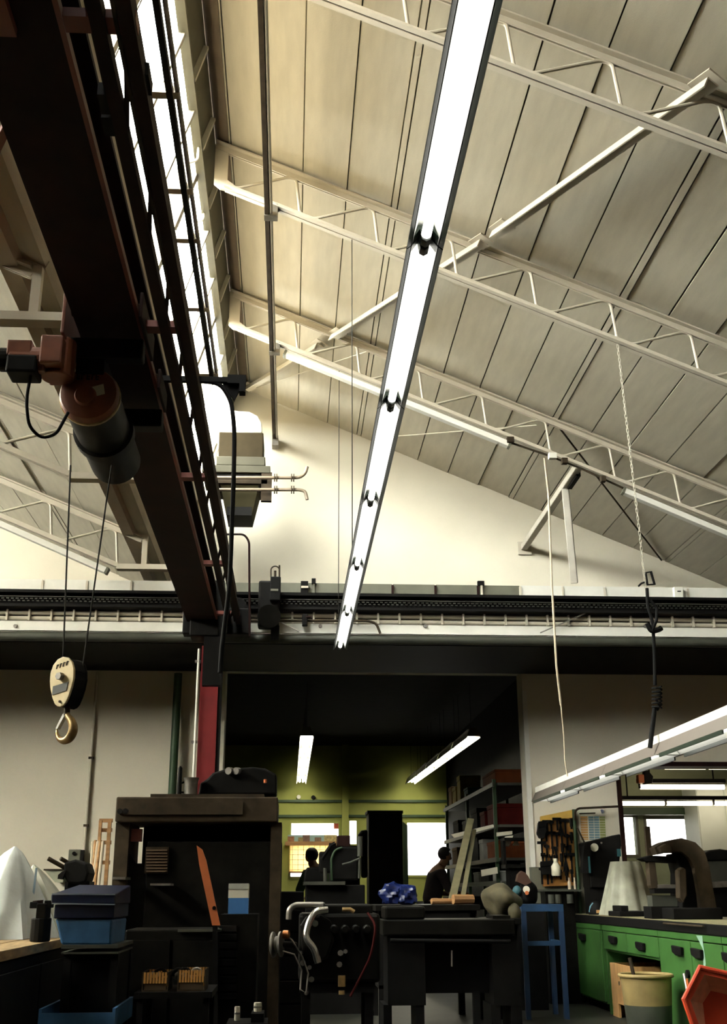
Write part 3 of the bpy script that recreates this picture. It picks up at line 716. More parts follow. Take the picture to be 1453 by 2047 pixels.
ho.part('motor_fan_cover', MB().cyl((-1.345, 4.62, 3.40), (-1.30, 4.62, 3.40), .055, 18), m_soot, parent=mt)
ho.part('motor_underside', MB().box((-1.305, 4.555, 3.315), (-1.17, 4.69, 3.40)), m_black, parent=mt, bevel=.01)
ho.part('supply_cable', MB().tube(smoothpath([(-1.20, 4.6, 3.32), (-1.215, 4.62, 3.20), (-1.20, 4.66, 3.09), (-1.15, 4.70, 3.05), (-1.09, 4.72, 3.08), (-1.05, 4.74, 3.20)], .07), .0075, 8), m_cable, smooth=True)
for sx, m in ((gx0-.028, m_orange), (gx1+.030, m_redd)):
    ho.part('side_plate', MB().box((sx-.008, 4.55, GB-(.12 if sx < -.9 else .03)), (sx+.008, 5.0, GB+.10)), m, bevel=.004)
    ho.part('side_plate', MB().box((sx-.008, 5.3, GB-(.14 if sx < -.9 else .03)), (sx+.008, 5.62, GB+.08)), m_redd, bevel=.004)
    for Y in (4.66, 4.9, 5.4, 5.55):
        ho.part('trolley_wheel', MB().cyl((sx + (.012 if sx < -.9 else -.012), Y, GB+.062), (sx + (.04 if sx < -.9 else -.04), Y, GB+.062), .034, 16), m_rust, smooth=True)
ho.part('frame', MB().box((gx0-.03, 4.70, GB-.16), (gx1+.03, 4.78, GB-.06)).box((gx0-.03, 5.5, GB-.16), (gx1+.03, 5.6, GB-.06)).box((-1.03, 4.72, GB-.24), (-.9, 5.6, GB-.13)), m_soot, bevel=.008)
ho.part('rope_guide', MB().lathe([(.128, 0), (.150, .01), (.150, .08), (.128, .09)], dc + Vector((0, .42, 0)), (0, 1, 0), 28), m_soot, smooth=True)
# ropes and hook block
hb = Vector((-1.035, 5.2, 1.925))
ho.part('wire_rope', MB().cyl(P(141, 930, 5.2), hb + Vector((-.035, 0, .16)), .0042, 6), m_rope)
ho.part('wire_rope', MB().cyl(P(223, 930, 5.2), hb + Vector((.055, 0, .16)), .0042, 6), m_rope)
hk = Thing('hook_block', 'yellowed crane hook block with bronze hook hanging from wire ropes', 'hook block', hb)
hk.o.rotation_euler = (0, math.radians(-2), math.radians(-32))
def hp(x, z): return Vector((x, 0, z)) + hb
pear = [(0, .222), (.032, .214), (.058, .19), (.071, .155), (.073, .115), (.065, .075), (.05, .035), (.034, .005), (.018, -.008), (0, -.012)]
pear = pear + [(-x, z) for x, z in reversed(pear[1:-1])]
hk.part('front_cheek', MB().prism([hp(x, z) + Vector((0, -.048, 0)) for x, z in pear], (0, .012, 0)), m_yellow, bevel=.003)
hk.part('rear_cheek', MB().prism([hp(x, z) + Vector((0, .036, 0)) for x, z in pear], (0, .012, 0)), m_black, bevel=.003)
hk.part('side_shell', MB().prism([hp(x*.97, z*.98) + Vector((0, -.036, 0)) for x, z in pear], (0, .072, 0)), m_black)
hk.part('axle_nut', MB().cyl(hp(0, .128) + Vector((0, -.072, 0)), hp(0, .128) + Vector((0, -.048, 0)), .018, 6), m_steel)
hk.part('name_plate', MB().add([hp(x, z) + Vector((0, -.0515, 0)) for x, z in ((-.05, .048), (.035, .058), (.045, .098), (-.047, .088))] + [hp(x, z) + Vector((0, -.0485, 0)) for x, z in ((-.05, .048), (.035, .058), (.045, .098), (-.047, .088))], [(0,1,2,3), (4,5,6,7), (0,1,5,4), (1,2,6,5), (2,3,7,6), (3,0,4,7)]), m_gal, label='grey name plate')
mb = MB()
for k in range(4):
    x = -.036 + .02*k; z = .168 + .003*k
    mb.add([hp(x + a, z + c) + Vector((0, b, 0)) for b in (-.0505, -.0482) for a, c in ((0, 0), (.004, 0), (.008, .02), (.004, .02))], [(0,1,2,3), (4,5,6,7), (0,1,5,4), (1,2,6,5), (2,3,7,6), (3,0,4,7)])
    mb.add([hp(x + a, z + c) + Vector((0, b, 0)) for b in (-.0505, -.0482) for a, c in ((.006, .016), (.015, .016), (.015, .020), (.006, .020))], [(0,1,2,3), (4,5,6,7), (0,1,5,4), (1,2,6,5), (2,3,7,6), (3,0,4,7)])
hk.part('worn_lettering', mb, m_rust)
hk.part('rivet', MB().cyl(hp(0, .012) + Vector((0, -.054, 0)), hp(0, .012) + Vector((0, -.048, 0)), .006, 8), m_rust)
hk.part('shank', MB().cyl(hp(.0, -.045), hp(0, .0), .014, 12), m_rust, smooth=True)
pts = [hp(0, -.03), hp(.006, -.05), hp(.03, -.072), hp(.044, -.10), hp(.042, -.128), hp(.025, -.152), hp(-.005, -.162), hp(-.035, -.152), hp(-.052, -.128), hp(-.055, -.105)]
hook = hk.part('hook', MB().tube(smoothpath(pts, .03, 3), .013, 12), m_hook, smooth=True)
n = len(smoothpath(pts, .03, 3))
hook.data.clear_geometry()
mbh = MB(); sp_ = smoothpath(pts, .03, 3); rr = [.012 + .010*math.sin(math.pi*min(1, i/(n*.8)))*1.0 if i < n*.8 else .012*(1 - (i-n*.8)/(n*.2)*.7) for i in range(n)]
mbh.tube(sp_, rr, 12); hook.data.from_pydata([tuple(v - hb) for v in mbh.v], [], mbh.f)
for p in hook.data.polygons: p.use_smooth = True
hk.part('safety_latch', MB().prism([hp(-.004, -.045) + Vector((0, -.010, 0)), hp(-.014, -.035) + Vector((0, -.010, 0)), hp(-.056, -.10) + Vector((0, -.010, 0)), hp(-.045, -.104) + Vector((0, -.010, 0))], (0, .02, 0)), m_white, label='bright safety latch')

# ================================================================== HEATER WITH DUCT
hy = 11.55
m_duct = mat('duct_white', (.62, .60, .54), .6, var=.04, spec=.2)
he = Thing('air_heater', 'grey unit heater with white curved fresh air duct on the gable wall', 'heater', P(485, 1030, hy))
he.part('duct_elbow', MB().pxpoly([(395, 683), (412, 684), (428, 695), (440, 712), (446, 735), (448, 752), (455, 772), (463, 790), (467, 819), (476, 821), (498, 822), (515, 831), (523, 845), (524, 865), (437, 865), (424, 848), (416, 820), (406, 770), (398, 720)], 11.6, .48), m_duct, bevel=.02)
he.part('duct_seam', MB().pxpoly([(398, 752), (449, 752), (450, 757), (399, 757)], 11.585, .51), m_duct)
m_hbox = mat('heater_brown', (.026, .02, .011), .8, var=.15, spec=.05)
m_hgrey = mat('heater_grey', (.055, .052, .038), .8, var=.1, spec=.08)
he.part('transition_box', MB().pxbox(437, 864, 526, 914, hy+.0, .5), m_hbox, bevel=.01)
he.part('casing', MB().pxbox(432, 912, 530, 930, hy-.03, .56), m_hgrey, bevel=.01)
he.part('top_flange', MB().pxbox(404, 930, 540, 944, hy-.06, .62), m_hgrey, bevel=.006)
he.part('heater_core', MB().pxbox(428, 944, 534, 960, hy-.02, .54), m_soot)
he.part('lower_flange', MB().pxbox(522, 944, 543, 1001, hy-.05, .06).pxbox(428, 958, 534, 966, hy-.05, .55), m_rust)
a = [P(440, 966, hy-.02), P(518, 966, hy-.02)]; b = [P(453, 1030, hy), P(503, 1030, hy)]
he.part('outlet_hood', MB().hexa([a[0], a[1], a[1] + Vector((0, .5, 0)), a[0] + Vector((0, .5, 0))], [b[0], b[1], b[1] + Vector((0, .4, 0)), b[0] + Vector((0, .4, 0))]), mat('heater_olive', (.03, .026, .013), .8, var=.15, spec=.05))
he.part('outlet_lip', MB().pxbox(453, 1013, 503, 1030, hy-.012, .42), m_black)
for k, (y0, y1, up) in enumerate(((955, 955, -1), (979, 979, 1))):
    pp = he.part('water_pipe', MB().tube(smoothpath([P(425, y0, hy-.10), P(598, y0, hy-.10), P(610, y0 - (8 if k == 0 else -3), hy-.10), P(614, y0 - 22 if k == 0 else y0 + 20, hy-.10)], .05), .018, 10), mat('pipe_brown', (.16, .12, .08), .5), smooth=True)
    for px in (551, 585):
        c = P(px, y0, hy-.10)
        he.part('flange', MB().cyl((c.x-.018, c.y, c.z), (c.x-.006, c.y, c.z), .045, 14).cyl((c.x+.006, c.y, c.z), (c.x+.018, c.y, c.z), .045, 14), m_rust, parent=pp)

# ================================================================== CHAIN, HOSE
c0 = P(1232, 668, 7.78); c1 = P(1291, 1176, 7.9)
t = Thing('chain', 'pale steel chain hanging from the second truss towards the runway', 'chain', c1)
n = 70
for part_i, (a, b) in enumerate(((0, n),)):
    mb = MB()
    for k in range(n):
        p = c0.lerp(c1, k/n); q = c0.lerp(c1, (k+1.25)/n); w = Vector((.007, 0, 0)) if k % 2 else Vector((0, .007, 0))
        mb.bar(p + w, q + w, .004, .004, (0,1,0)).bar(p - w, q - w, .004, .004, (0,1,0))
    t.part('links', mb, mat('pale_chain', (.50, .46, .37), .5), kind='stuff')
t.part('top_hook', MB().cyl(c0 + Vector((0,0,.02)), c0 - Vector((0,0,.04)), .012, 8), m_white)
t = Thing('chain_pulley', 'black pulley yoke on a chain hanging above the white trunking', 'pulley', P(1298, 1170, 7.9))
yk = P(1296, 1155, 7.9)
t.part('yoke', MB().tube([P(1290, 1145, 7.9), P(1301, 1143, 7.9), P(1308, 1168, 7.9), P(1294, 1169, 7.9)], .011, 8, closed=True), m_black, smooth=True)
t.part('side_hook', MB().tube([P(1276, 1172, 7.9), P(1282, 1166, 7.9), P(1288, 1164, 7.9)], .007, 8), m_black)
t = Thing('air_hose', 'black coiled air hose hanging with a pull handle in front of the wall', 'hose', P(1300, 1490, 7.9))
Yh = 7.9
t.part('hose_bundle', MB().tube(smoothpath([P(1293, 1176, Yh), P(1295, 1215, Yh), P(1304, 1240, Yh), P(1308, 1300, Yh), P(1309, 1370, Yh)], .1), .013, 8), m_cable, smooth=True)
t.part('hose_loop', MB().tube(smoothpath([P(1294, 1246, Yh-.02), P(1301, 1263, Yh-.02), P(1318, 1258, Yh-.02), P(1322, 1255, Yh-.02)], .06), .02, 8).tube([P(1300, 1200, Yh-.03), P(1313, 1215, Yh-.03), P(1312, 1240, Yh-.03), P(1303, 1262, Yh-.03)], .012, 8), m_cable, smooth=True)
pts = []
for k in range(72):
    a = k/12*2*math.pi; c = P(1313, 1372 + k*.62, Yh); pts.append(c + Vector((.034*math.cos(a), .034*math.sin(a), 0)))
t.part('coil', MB().tube(pts, .0065, 6), m_cable, smooth=True)
t.part('pull_bar', MB().cyl(P(1309, 1412, Yh), P(1299, 1495, Yh), .017, 10), m_cable, smooth=True)
t.part('coupling', MB().tube(smoothpath([P(1309, 1395, Yh), P(1318, 1410, Yh), P(1314, 1421, Yh), P(1304, 1416, Yh)], .03), .008, 8), m_cable, smooth=True)

# columns and posts at the runway
q0, q1 = P(397, 1450, RY).x, P(433, 1450, RY).x
t = Thing('runway_column', 'red steel column under the crane runway beside the dark opening', 'column', ((q0+q1)/2, RY, 0))
t.part('shaft', MB().box((q0, RY-.02, 0), (q1, RY+.02, 3.45)).box((q0, RY+.10, 0), (q1, RY+.13, 3.45)).box(((q0+q1)/2-.01, RY, 0), ((q0+q1)/2+.01, RY+.12, 3.45)), m_redcol)
t.part('dark_edge', MB().box((q1, RY-.01, 0), (q1+.035, RY+.10, 3.42)), m_black)
t.part('base_plate', MB().box((q0-.08, RY-.1, 0), (q1+.08, RY+.2, .03)), m_redcol)
c = P(398, 1297, RY-.06)
t = Thing('white_conduit', 'thin white conduit running up the red column', 'conduit', (c.x, RY-.06, 1.8))
t.part('pipe', MB().cyl((c.x, RY-.06, .6), (c.x, RY-.06, c.z), .013, 8), m_white, smooth=True)
for py in (1322, 1483):
    k = P(395, py, RY-.06); t.part('clip', MB().box((c.x-.035, RY-.07, k.z-.012), (c.x+.02, RY-.02, k.z+.012)), m_steel)
c = P(351, 1450, WALL-.12)
single('drain_pipe', 'dark green drain pipe standing against the lower gable wall', 'pipe', MB().cyl((c.x, WALL-.12, 0), (c.x, WALL-.12, 3.45), .045, 14), m_greend, smooth=True)
c = P(183, 1500, WALL-.03)
t = Thing('wall_conduit', 'thin brown conduit running down the pale wall to a switch box', 'conduit', (c.x, WALL-.03, 1.4))
t.part('pipe', MB().cyl((c.x, WALL-.03, 1.35), (c.x, WALL-.03, 3.48), .016, 8), m_cream, smooth=True)
for py in (1515, 1650): k = P(180, py, WALL-.03); t.part('clip', MB().box((c.x-.025, WALL-.05, k.z-.012), (c.x+.025, WALL-.001, k.z+.012)), m_rust)

# ================================================================== LEFT SIDE CLUTTER
def jit(a): return random.uniform(-a, a)
def legs_table(name, label, cat, x0, x1, y0, y1, z, mtop, mleg, th=.05, leg=.06, shelf=None):
    t = Thing(name, label, cat, ((x0+x1)/2, (y0+y1)/2, 0))
    n = max(2, int((x1-x0)/.18)) if mtop is m_wood else 1
    for k in range(n):
        a = x0 + (x1-x0)*k/n; b = x0 + (x1-x0)*(k+1)/n
        t.part('plank' if n > 1 else 'table_top', MB().box((a+.003, y0, z-th), (b-.003, y1, z + (jit(.003) if n > 1 else 0))), mtop, bevel=.003)
    for x in (x0+leg, x1-leg):
        for y in (y0+leg, y1-leg): t.part('leg', MB().box((x-leg/2, y-leg/2, 0), (x+leg/2, y+leg/2, z-th)), mleg)
    for ya_ in (y0+.03, y1-.06): t.part('apron', MB().box((x0+.04, ya_, z-th-.12), (x1-.04, ya_+.03, z-th)), mleg)
    if shelf: t.part('lower_shelf', MB().box((x0+.03, y0+.03, shelf), (x1-.03, y1-.03, shelf+.03)), mleg)
    return t
m_oldwood = mat('old_bench_wood', (.30, .20, .09), .7, var=.4, scale=6, stretch=(6, 1, 6))
MATS['plank'] = m_oldwood
t = Thing('wooden_workbench', 'old wooden workbench with dark stains under the plastic cover', 'workbench', (-1.95, 6.4, 0))
for k in range(6):
    a = -2.6 + .21*k; t.part('plank', MB().box((a+.003, 4.9+.12*math.sin(k*2.1), .80), (a+.207, 8.2, .85+jit(.003))), m_oldwood, bevel=.003)
for x in (-2.5, -1.42):
    for y in (5.1, 8.05): t.part('leg', MB().box((x-.04, y-.04, 0), (x+.04, y+.04, .80)), m_rust)
t.part('apron', MB().box((-2.5, 4.98, .66), (-1.42, 5.02, .80)), m_rust)
t.part('cupboard', MB().box((-2.58, 5.2, .03), (-1.36, 8.0, .79)), m_soot)
t.part('cupboard_door', MB().box((-1.36, 5.4, .06), (-1.34, 6.6, .74)), m_black); t.part('cupboard_door', MB().box((-1.36, 6.62, .06), (-1.34, 7.8, .74)), m_black)

# plastic covered heap
def drape(cx, cy, cz, top, rx, ry, m, name, label, cat, seed, lean=(0, 0), stripe=None):
    rnd = random.Random(seed); ph = [rnd.uniform(0, 6.3) for _ in range(4)]
    mb = MB(); n = 40; rows = 14; vs = []; fs = []
    for j in range(rows+1):
        h = j/rows
        for k in range(n):
            a = 2*math.pi*k/n
            prof = (1-h)**.72*.92 + .02
            fold = 1 + (.13*math.sin(5*a+ph[0]+h*1.5) + .07*math.sin(9*a+ph[1]) + .05*math.sin(14*a+ph[2]-h*3))*(1-h*.6)
            vs.append((cx + lean[0]*h + rx*prof*fold*math.cos(a), cy + lean[1]*h + ry*prof*fold*math.sin(a), cz + (top-cz)*h))
    for j in range(rows):
        for k in range(n): fs.append((j*n+k, j*n+(k+1)%n, (j+1)*n+(k+1)%n, (j+1)*n+k))
    fs.append(tuple(rows*n+k for k in range(n)))
    mb.add(vs, fs)
    return mb
pk = P(30, 1692, 7.3); pb = P(20, 1846, 7.3)
t = Thing('plastic_cover', 'white translucent plastic cover draped to a peak on the wooden workbench', 'cover', (pk.x-.1, 7.3, .85))
t.part('sheet', drape(pk.x-.05, 7.3, .852, pk.z, .34, .33, m_plastic, '', '', '', 3, (.05, 0)), m_plastic, smooth=True)
t.part('side_fold', drape(pk.x+.23, 7.55, .852, P(118, 1728, 7.5).z, .22, .3, m_plastic, '', '', '', 5, (-.16, 0)), mat('plastic_thin', (.52, .52, .42), .35, var=.1), smooth=True)
a, b = P(73, 1735, 7.22), P(64, 1810, 7.22)
t.part('blue_stripe', MB().bar(a, b, .012, .006), mat('pale_blue', (.22, .32, .40), .5))
# small vise on the bench
t = Thing('bench_vise', 'small black bench vise on the wooden workbench', 'vise', P(82, 1850, 6.7))
y = 6.7; c = P(82, 1850, y); c.z = .852
t.part('base', MB().cyl((c.x, y, .852), (c.x, y, P(82, 1835, 6.7).z), .055, 14).pxbox(72, 1806, 92, 1836, y-.05, .14), m_soot, bevel=.006)
t.part('jaw', MB().pxbox(59, 1803, 74, 1816, y-.04, .1).pxbox(88, 1800, 101, 1815, y-.04, .1), m_black, bevel=.004)
t.part('screw', MB().cyl(P(76, 1800, y), P(76, 1812, y), .03, 12), m_redd)

# grinder like black machine with pipes on a wall console
t = Thing('black_grinder', 'black machine with two short pipe stubs in front of the pale wall', 'machine', P(146, 1772, 8.75))
y = 8.75
t.part('body', MB().pxpoly([(128, 1724), (150, 1718), (172, 1726), (177, 1745), (172, 1763), (158, 1768), (135, 1766), (127, 1750)], y, .3), m_black, bevel=.015)
t.part('hook_arm', MB().pxpoly([(124, 1742), (132, 1740), (124, 1758), (115, 1757), (116, 1749)], y-.02, .06).pxpoly([(130, 1764), (137, 1764), (134, 1775), (131, 1775)], y-.02, .05), m_black)
t.part('pipe_stub', MB().cyl(P(96, 1716, y), P(130, 1735, y+.05), .016, 10), m_rust, smooth=True)
t.part('pipe_stub', MB().cyl(P(121, 1716, y), P(142, 1728, y+.05), .015, 10), m_rust, smooth=True)
t.part('pedestal', MB().box((P(152, 1770, y).x-.09, y+.04, 0), (P(152, 1770, y).x+.09, y+.26, P(152, 1762, y).z)), m_black)
t = Thing('wall_console', 'small grey-green trapezoid console fixed to the lower wall', 'console', P(108, 1765, WALL-.2))
t.part('panel', MB().pxpoly([(88, 1739), (128, 1739), (126, 1764), (110, 1764)], WALL-.25, .245), mat('console_grey', (.36, .37, .27), .6))
t.part('top_edge', MB().pxpoly([(87, 1737), (128, 1737), (128, 1740), (87, 1740)], WALL-.26, .255), m_rust)
t = Thing('electric_box', 'small grey electric box on the pale wall at the conduit end', 'switch box', P(150, 1730, WALL-.12))
t.part('body', MB().pxbox(136, 1698, 160, 1735, WALL-.12, .119), m_grey, bevel=.008)
t.part('side_cover', MB().pxbox(160, 1699, 166, 1735, WALL-.12, .119), m_black)
t.part('knob', MB().cyl(P(148, 1706, WALL-.14), P(148, 1706, WALL-.115), .02, 10), m_black)
# wooden sticks and frame leaning at the press
for k, (xa, ya, xb, yb) in enumerate(((186, 1682, 178, 1765), (191, 1680, 184, 1766), (196, 1682, 181, 1768), (201, 1680, 188, 1767), (206, 1682, 192, 1768))):
    top = P(xa, ya, 9.42 - .03*k); bot = P(xb, yb, 9.2); bot = Vector((top.x + (bot.x-top.x)*2.2, 9.12 - .03*k, .014)); top.y = 9.42 - .03*k
    single('wooden_stick', 'thin wooden stick of the bundle leaning beside the rusty press frame', 'stick', MB().tube([bot, top.lerp(bot, .5) + Vector((jit(.02), 0, 0)), top], .013, 7), m_wood if k % 2 else m_cord, 'bundle of wooden sticks', smooth=True)
t = Thing('wooden_rack', 'brown slatted wooden rack leaning behind the bundle of sticks', 'rack', (P(208, 1690, 9.6).x, 9.6, 0))
y = 9.6; a = P(197, 1640, y); b = P(224, 1640, y)
for x0, x1 in ((197, 203), (215, 222)): t.part('upright', MB().box((P(x0, 1650, y).x, y, 0), (P(x1, 1650, y).x, y+.03, a.z)), m_wood)
for py in (1636, 1655, 1680, 1720): t.part('rail', MB().box((a.x, y+.031, P(200, py, y).z-.03), (b.x, y+.05, P(200, py, y).z)), m_wood)

# blue parts washer
t = Thing('parts_washer', 'blue enamel parts washer with dark blue lid and lower tray', 'parts washer', (P(175, 1900, 6.3).x, 6.5, 0))
y = 6.3
t.part('tub', MB().hexa([P(110, 1836, y), P(225, 1838, y), P(225, 1838, y)+Vector((0,.55,0)), P(110, 1836, y)+Vector((0,.55,0))], [P(122, 1889, y+.02), P(222, 1891, y+.02), P(222, 1891, y)+Vector((0,.5,0)), P(122, 1889, y)+Vector((0,.5,0))]), m_blue, bevel=.012)
t.part('front_band', MB().pxbox(108, 1808, 228, 1836, y-.01, .56), m_blued, bevel=.006)
a = [P(106, 1787, y), P(232, 1788, y)]; c = [P(106, 1806, y), P(232, 1808, y)]; up = P(140, 1766, y+.55); 
t.part('lid', MB().hexa([a[0]+Vector((-.005,-.03,0)), a[1]+Vector((0,-.03,0)), Vector((a[1].x, y+.56, a[1].z+.05)), Vector((a[0].x+.03, y+.56, a[0].z+.05))], [c[0]+Vector((-.005,-.03,0)), c[1]+Vector((0,-.03,0)), Vector((c[1].x, y+.56, c[1].z)), Vector((c[0].x, y+.56, c[0].z))]), m_blued, bevel=.008)
t.part('lid_trim', MB().bar(a[0]+Vector((0,-.034,0)), a[1]+Vector((0,-.034,0)), .006, .006).bar(c[0]+Vector((0,-.034,0)), c[1]+Vector((0,-.034,0)), .006, .006), mat('pale_enamel', (.20, .24, .27), .5))
t.part('frame', MB().pxbox(122, 1889, 236, 1896, y-.02, .6).pxbox(122, 1903, 236, 1907, y-.02, .58), m_gal)
x0, x1 = P(124, 1950, y).x, P(234, 1950, y).x
for x in (x0, x1-.04):
    for yy in (y, y+.5): t.part('leg', MB().box((x, yy, 0), (x+.04, yy+.04, P(150, 1903, y).z)), m_black)
tz = P(150, 2012, y).z
t.part('lower_tray', MB().box((x0-.08, y-.12, tz-.10), (x1+.02, y+.55, tz-.085)).box((x0-.08, y-.12, tz-.085), (x0-.065, y+.55, tz)).box((x1+.005, y-.12, tz-.085), (x1+.02, y+.55, tz)).box((x0-.065, y-.12, tz-.085), (x1+.005, y-.105, tz-.02)).box((x0-.065, y+.535, tz-.085), (x1+.005, y+.55, tz)), m_blue)
t.part('tank', MB().box((x0+.01, y+.06, tz-.085), (x1-.01, y+.5, P(150, 1905, y).z)), m_black)

# big rusty press frame with things on top
y = 8.2
t = Thing('press_frame', 'heavy rusty steel press frame with dark panels', 'press', (P(390, 1800, y).x, y+.4, 0))
bz = P(390, 1643, y).z; tz = P(390, 1593, y).z
xl, xr = P(231, 1620, y).x, P(555, 1620, y).x
t.part('top_beam', MB().box((xl, y, bz), (xr, y+.75, tz)), m_rust, bevel=.01)
t.part('top_plate', MB().box((P(300, 1590, y).x, y+.02, tz), (xr-.1, y+.72, tz+.022)), m_rust)
t.part('front_plate', MB().box((P(250, 1600, y).x, y-.02, bz+.05), (xl+.9, y, tz-.04)), m_rust)
for px0, px1 in ((226, 254), (540, 562)): t.part('upright', MB().box((P(px0, 1700, y).x, y+.05, 0), (P(px1, 1700, y).x, y+.6, bz)), m_rust)
t.part('bolt', MB().cyl((P(240, 1622, y).x, y-.02, P(240, 1622, y).z), (P(240, 1622, y).x, y, P(240, 1622, y).z), .02, 8), m_black)
t.part('bolt', MB().cyl((P(252, 1622, y).x, y-.03, P(252, 1622, y).z), (P(252, 1622, y).x, y, P(252, 1622, y).z), .02, 8), m_black)
t.part('rear_panel', MB().box((P(283, 1700, y+.5).x, y+.55, 0), (xr-.05, y+.6, bz)), m_black)
t.part('inner_tank', MB().pxbox(284, 1682, 560, 2060, y+.12, .4), m_soot, bevel=.01)
gr = t.part('grille', MB().pxbox(290, 1693, 336, 1746, y+.085, .03), m_rust)
for k in range(8):
    py = 1698 + 6*k; t.part('slat', MB().pxbox(292, py, 334, py+3, y+.07, .018), mat('grille_brown', (.09, .055, .028), .6), parent=gr)
t.part('red_guard', MB().pxbox(262, 1657, 283, 1682, y+.1, .05), mat('dull_red', (.13, .03, .02), .6))
t.part('bright_strip', MB().pxbox(224, 1753, 251, 1758, y-.2, .25), m_steel); t.part('bright_strip', MB().pxbox(300, 1766, 341, 1770, y-.1, .22), m_steel)
t.part('side_panel', MB().pxpoly([(250, 1690), (272, 1726), (290, 1726), (290, 2060), (250, 2060)], y+.14, .03), m_soot)
# things on top of the press
zt = tz + .022
t = Thing('steel_pot', 'dented grey pot with a handle standing on the press', 'pot', (P(381, 1590, y+.2).x, y+.2, zt))
c = P(381, 1590, y+.2); c.z = zt
t.part('pot_body', MB().lathe([(.045, 0), (.048, .03), (.05, .10), (.056, .128), (.058, .13), (.05, .125), (.042, .02)], c, (0,0,1), 22), m_steel, smooth=True)
t.part('handle', MB().tube(smoothpath([c + Vector((-.05, 0, .10)), c + Vector((-.09, 0, .085)), c + Vector((-.09, 0, .03)), c + Vector((-.05, 0, .025))], .02), .007, 7), m_black)
single('steel_rod', 'short black rod standing upright on the press', 'rod', MB().lathe([(.017, 0), (.018, .03), (.016, .20), (.006, .215)], Vector((P(357.5, 1590, y+.2).x, y+.2, zt)), (0,0,1), 12), m_black, smooth=True)
t = Thing('black_gear_unit', 'black gear unit with two bright discs lying on the press', 'machine part', (P(470, 1590, y+.3).x, y+.3, zt))
zz = lambda px, py: P(px, py, y+.25)
t.part('casting', MB().pxpoly([(396, 1589), (400, 1566), (415, 1556), (425, 1545), (450, 1537), (505, 1533), (530, 1536), (553, 1548), (553, 1588)], y+.25, .3), m_black, bevel=.015)
for px in (456, 471): t.part('bright_disc', MB().cyl(P(px, 1541, y+.2), P(px+5, 1541, y+.24), .026, 16), m_steel, smooth=True)
t.part('orange_cap', MB().cyl(P(530, 1565, y+.22), P(530, 1558, y+.22), .012, 8), m_woodo)

a, b = P(398, 1692, 7.55), P(430, 1852, 7.35)
t = Thing('orange_board', 'bright orange board leaning against the dark machine', 'board', (b.x, 7.35, 0))
d = (b-a); b2 = a + d*((a.z-.02)/(a.z-b.z))
t.part('plank', MB().pxpoly([(393, 1690), (404, 1698), (412, 1720), (440, 1850), (424, 1850), (398, 1728)], 7.4, .025), m_woodo)
t.part('dark_hole', MB().cyl(P(428, 1815, 7.385), P(428, 1815, 7.40), .012, 8), m_black)
t.part('prop', MB().bar(P(430, 1848, 7.415), (P(432, 1848, 7.415).x+.03, 7.415, .01), .03, .025), m_black)
# dark machine cabinets in front of the press
t = Thing('machine_cabinet', 'dark oily machine cabinet standing before the press', 'cabinet', (P(330, 2000, 7.4).x, 7.6, 0))
t.part('body', MB().pxbox(244, 1858, 432, 2075, 7.45, .5), m_soot, bevel=.01)
t.part('top_edge', MB().pxbox(355, 1858, 440, 1863, 7.42, .5), m_gal)
t.part('door', MB().pxbox(252, 1880, 335, 2060, 7.43, .02), m_soot); t.part('door', MB().pxbox(342, 1880, 425, 2060, 7.43, .02), m_soot)
t = Thing('drawer_cabinet', 'dark narrow cabinet with thin pale drawer edges', 'cabinet', (P(468, 1990, 7.6).x, 7.8, 0))
t.part('body', MB().pxbox(436, 1828, 512, 2070, 7.62, .5), m_soot)
for k in range(9):
    py = 1850 + 17*k; t.part('drawer', MB().pxbox(438, py, 473, py+13, 7.605, .02), m_black, bevel=.003)
t = Thing('paint_tin', 'small square tin with white top and blue lower label', 'tin', P(478, 1826, 7.7))
y = 7.7
t.part('lower_label', MB().pxbox(456, 1795, 496, 1827, y, .14), mat('label_blue', (.05, .17, .42), .5))
t.part('white_label', MB().pxbox(456.5, 1768, 497, 1795, y, .14), m_paper); t.part('lid', MB().pxbox(457, 1766, 497, 1777, y-.004, .148), mat('label_grey', (.42, .42, .36), .6))
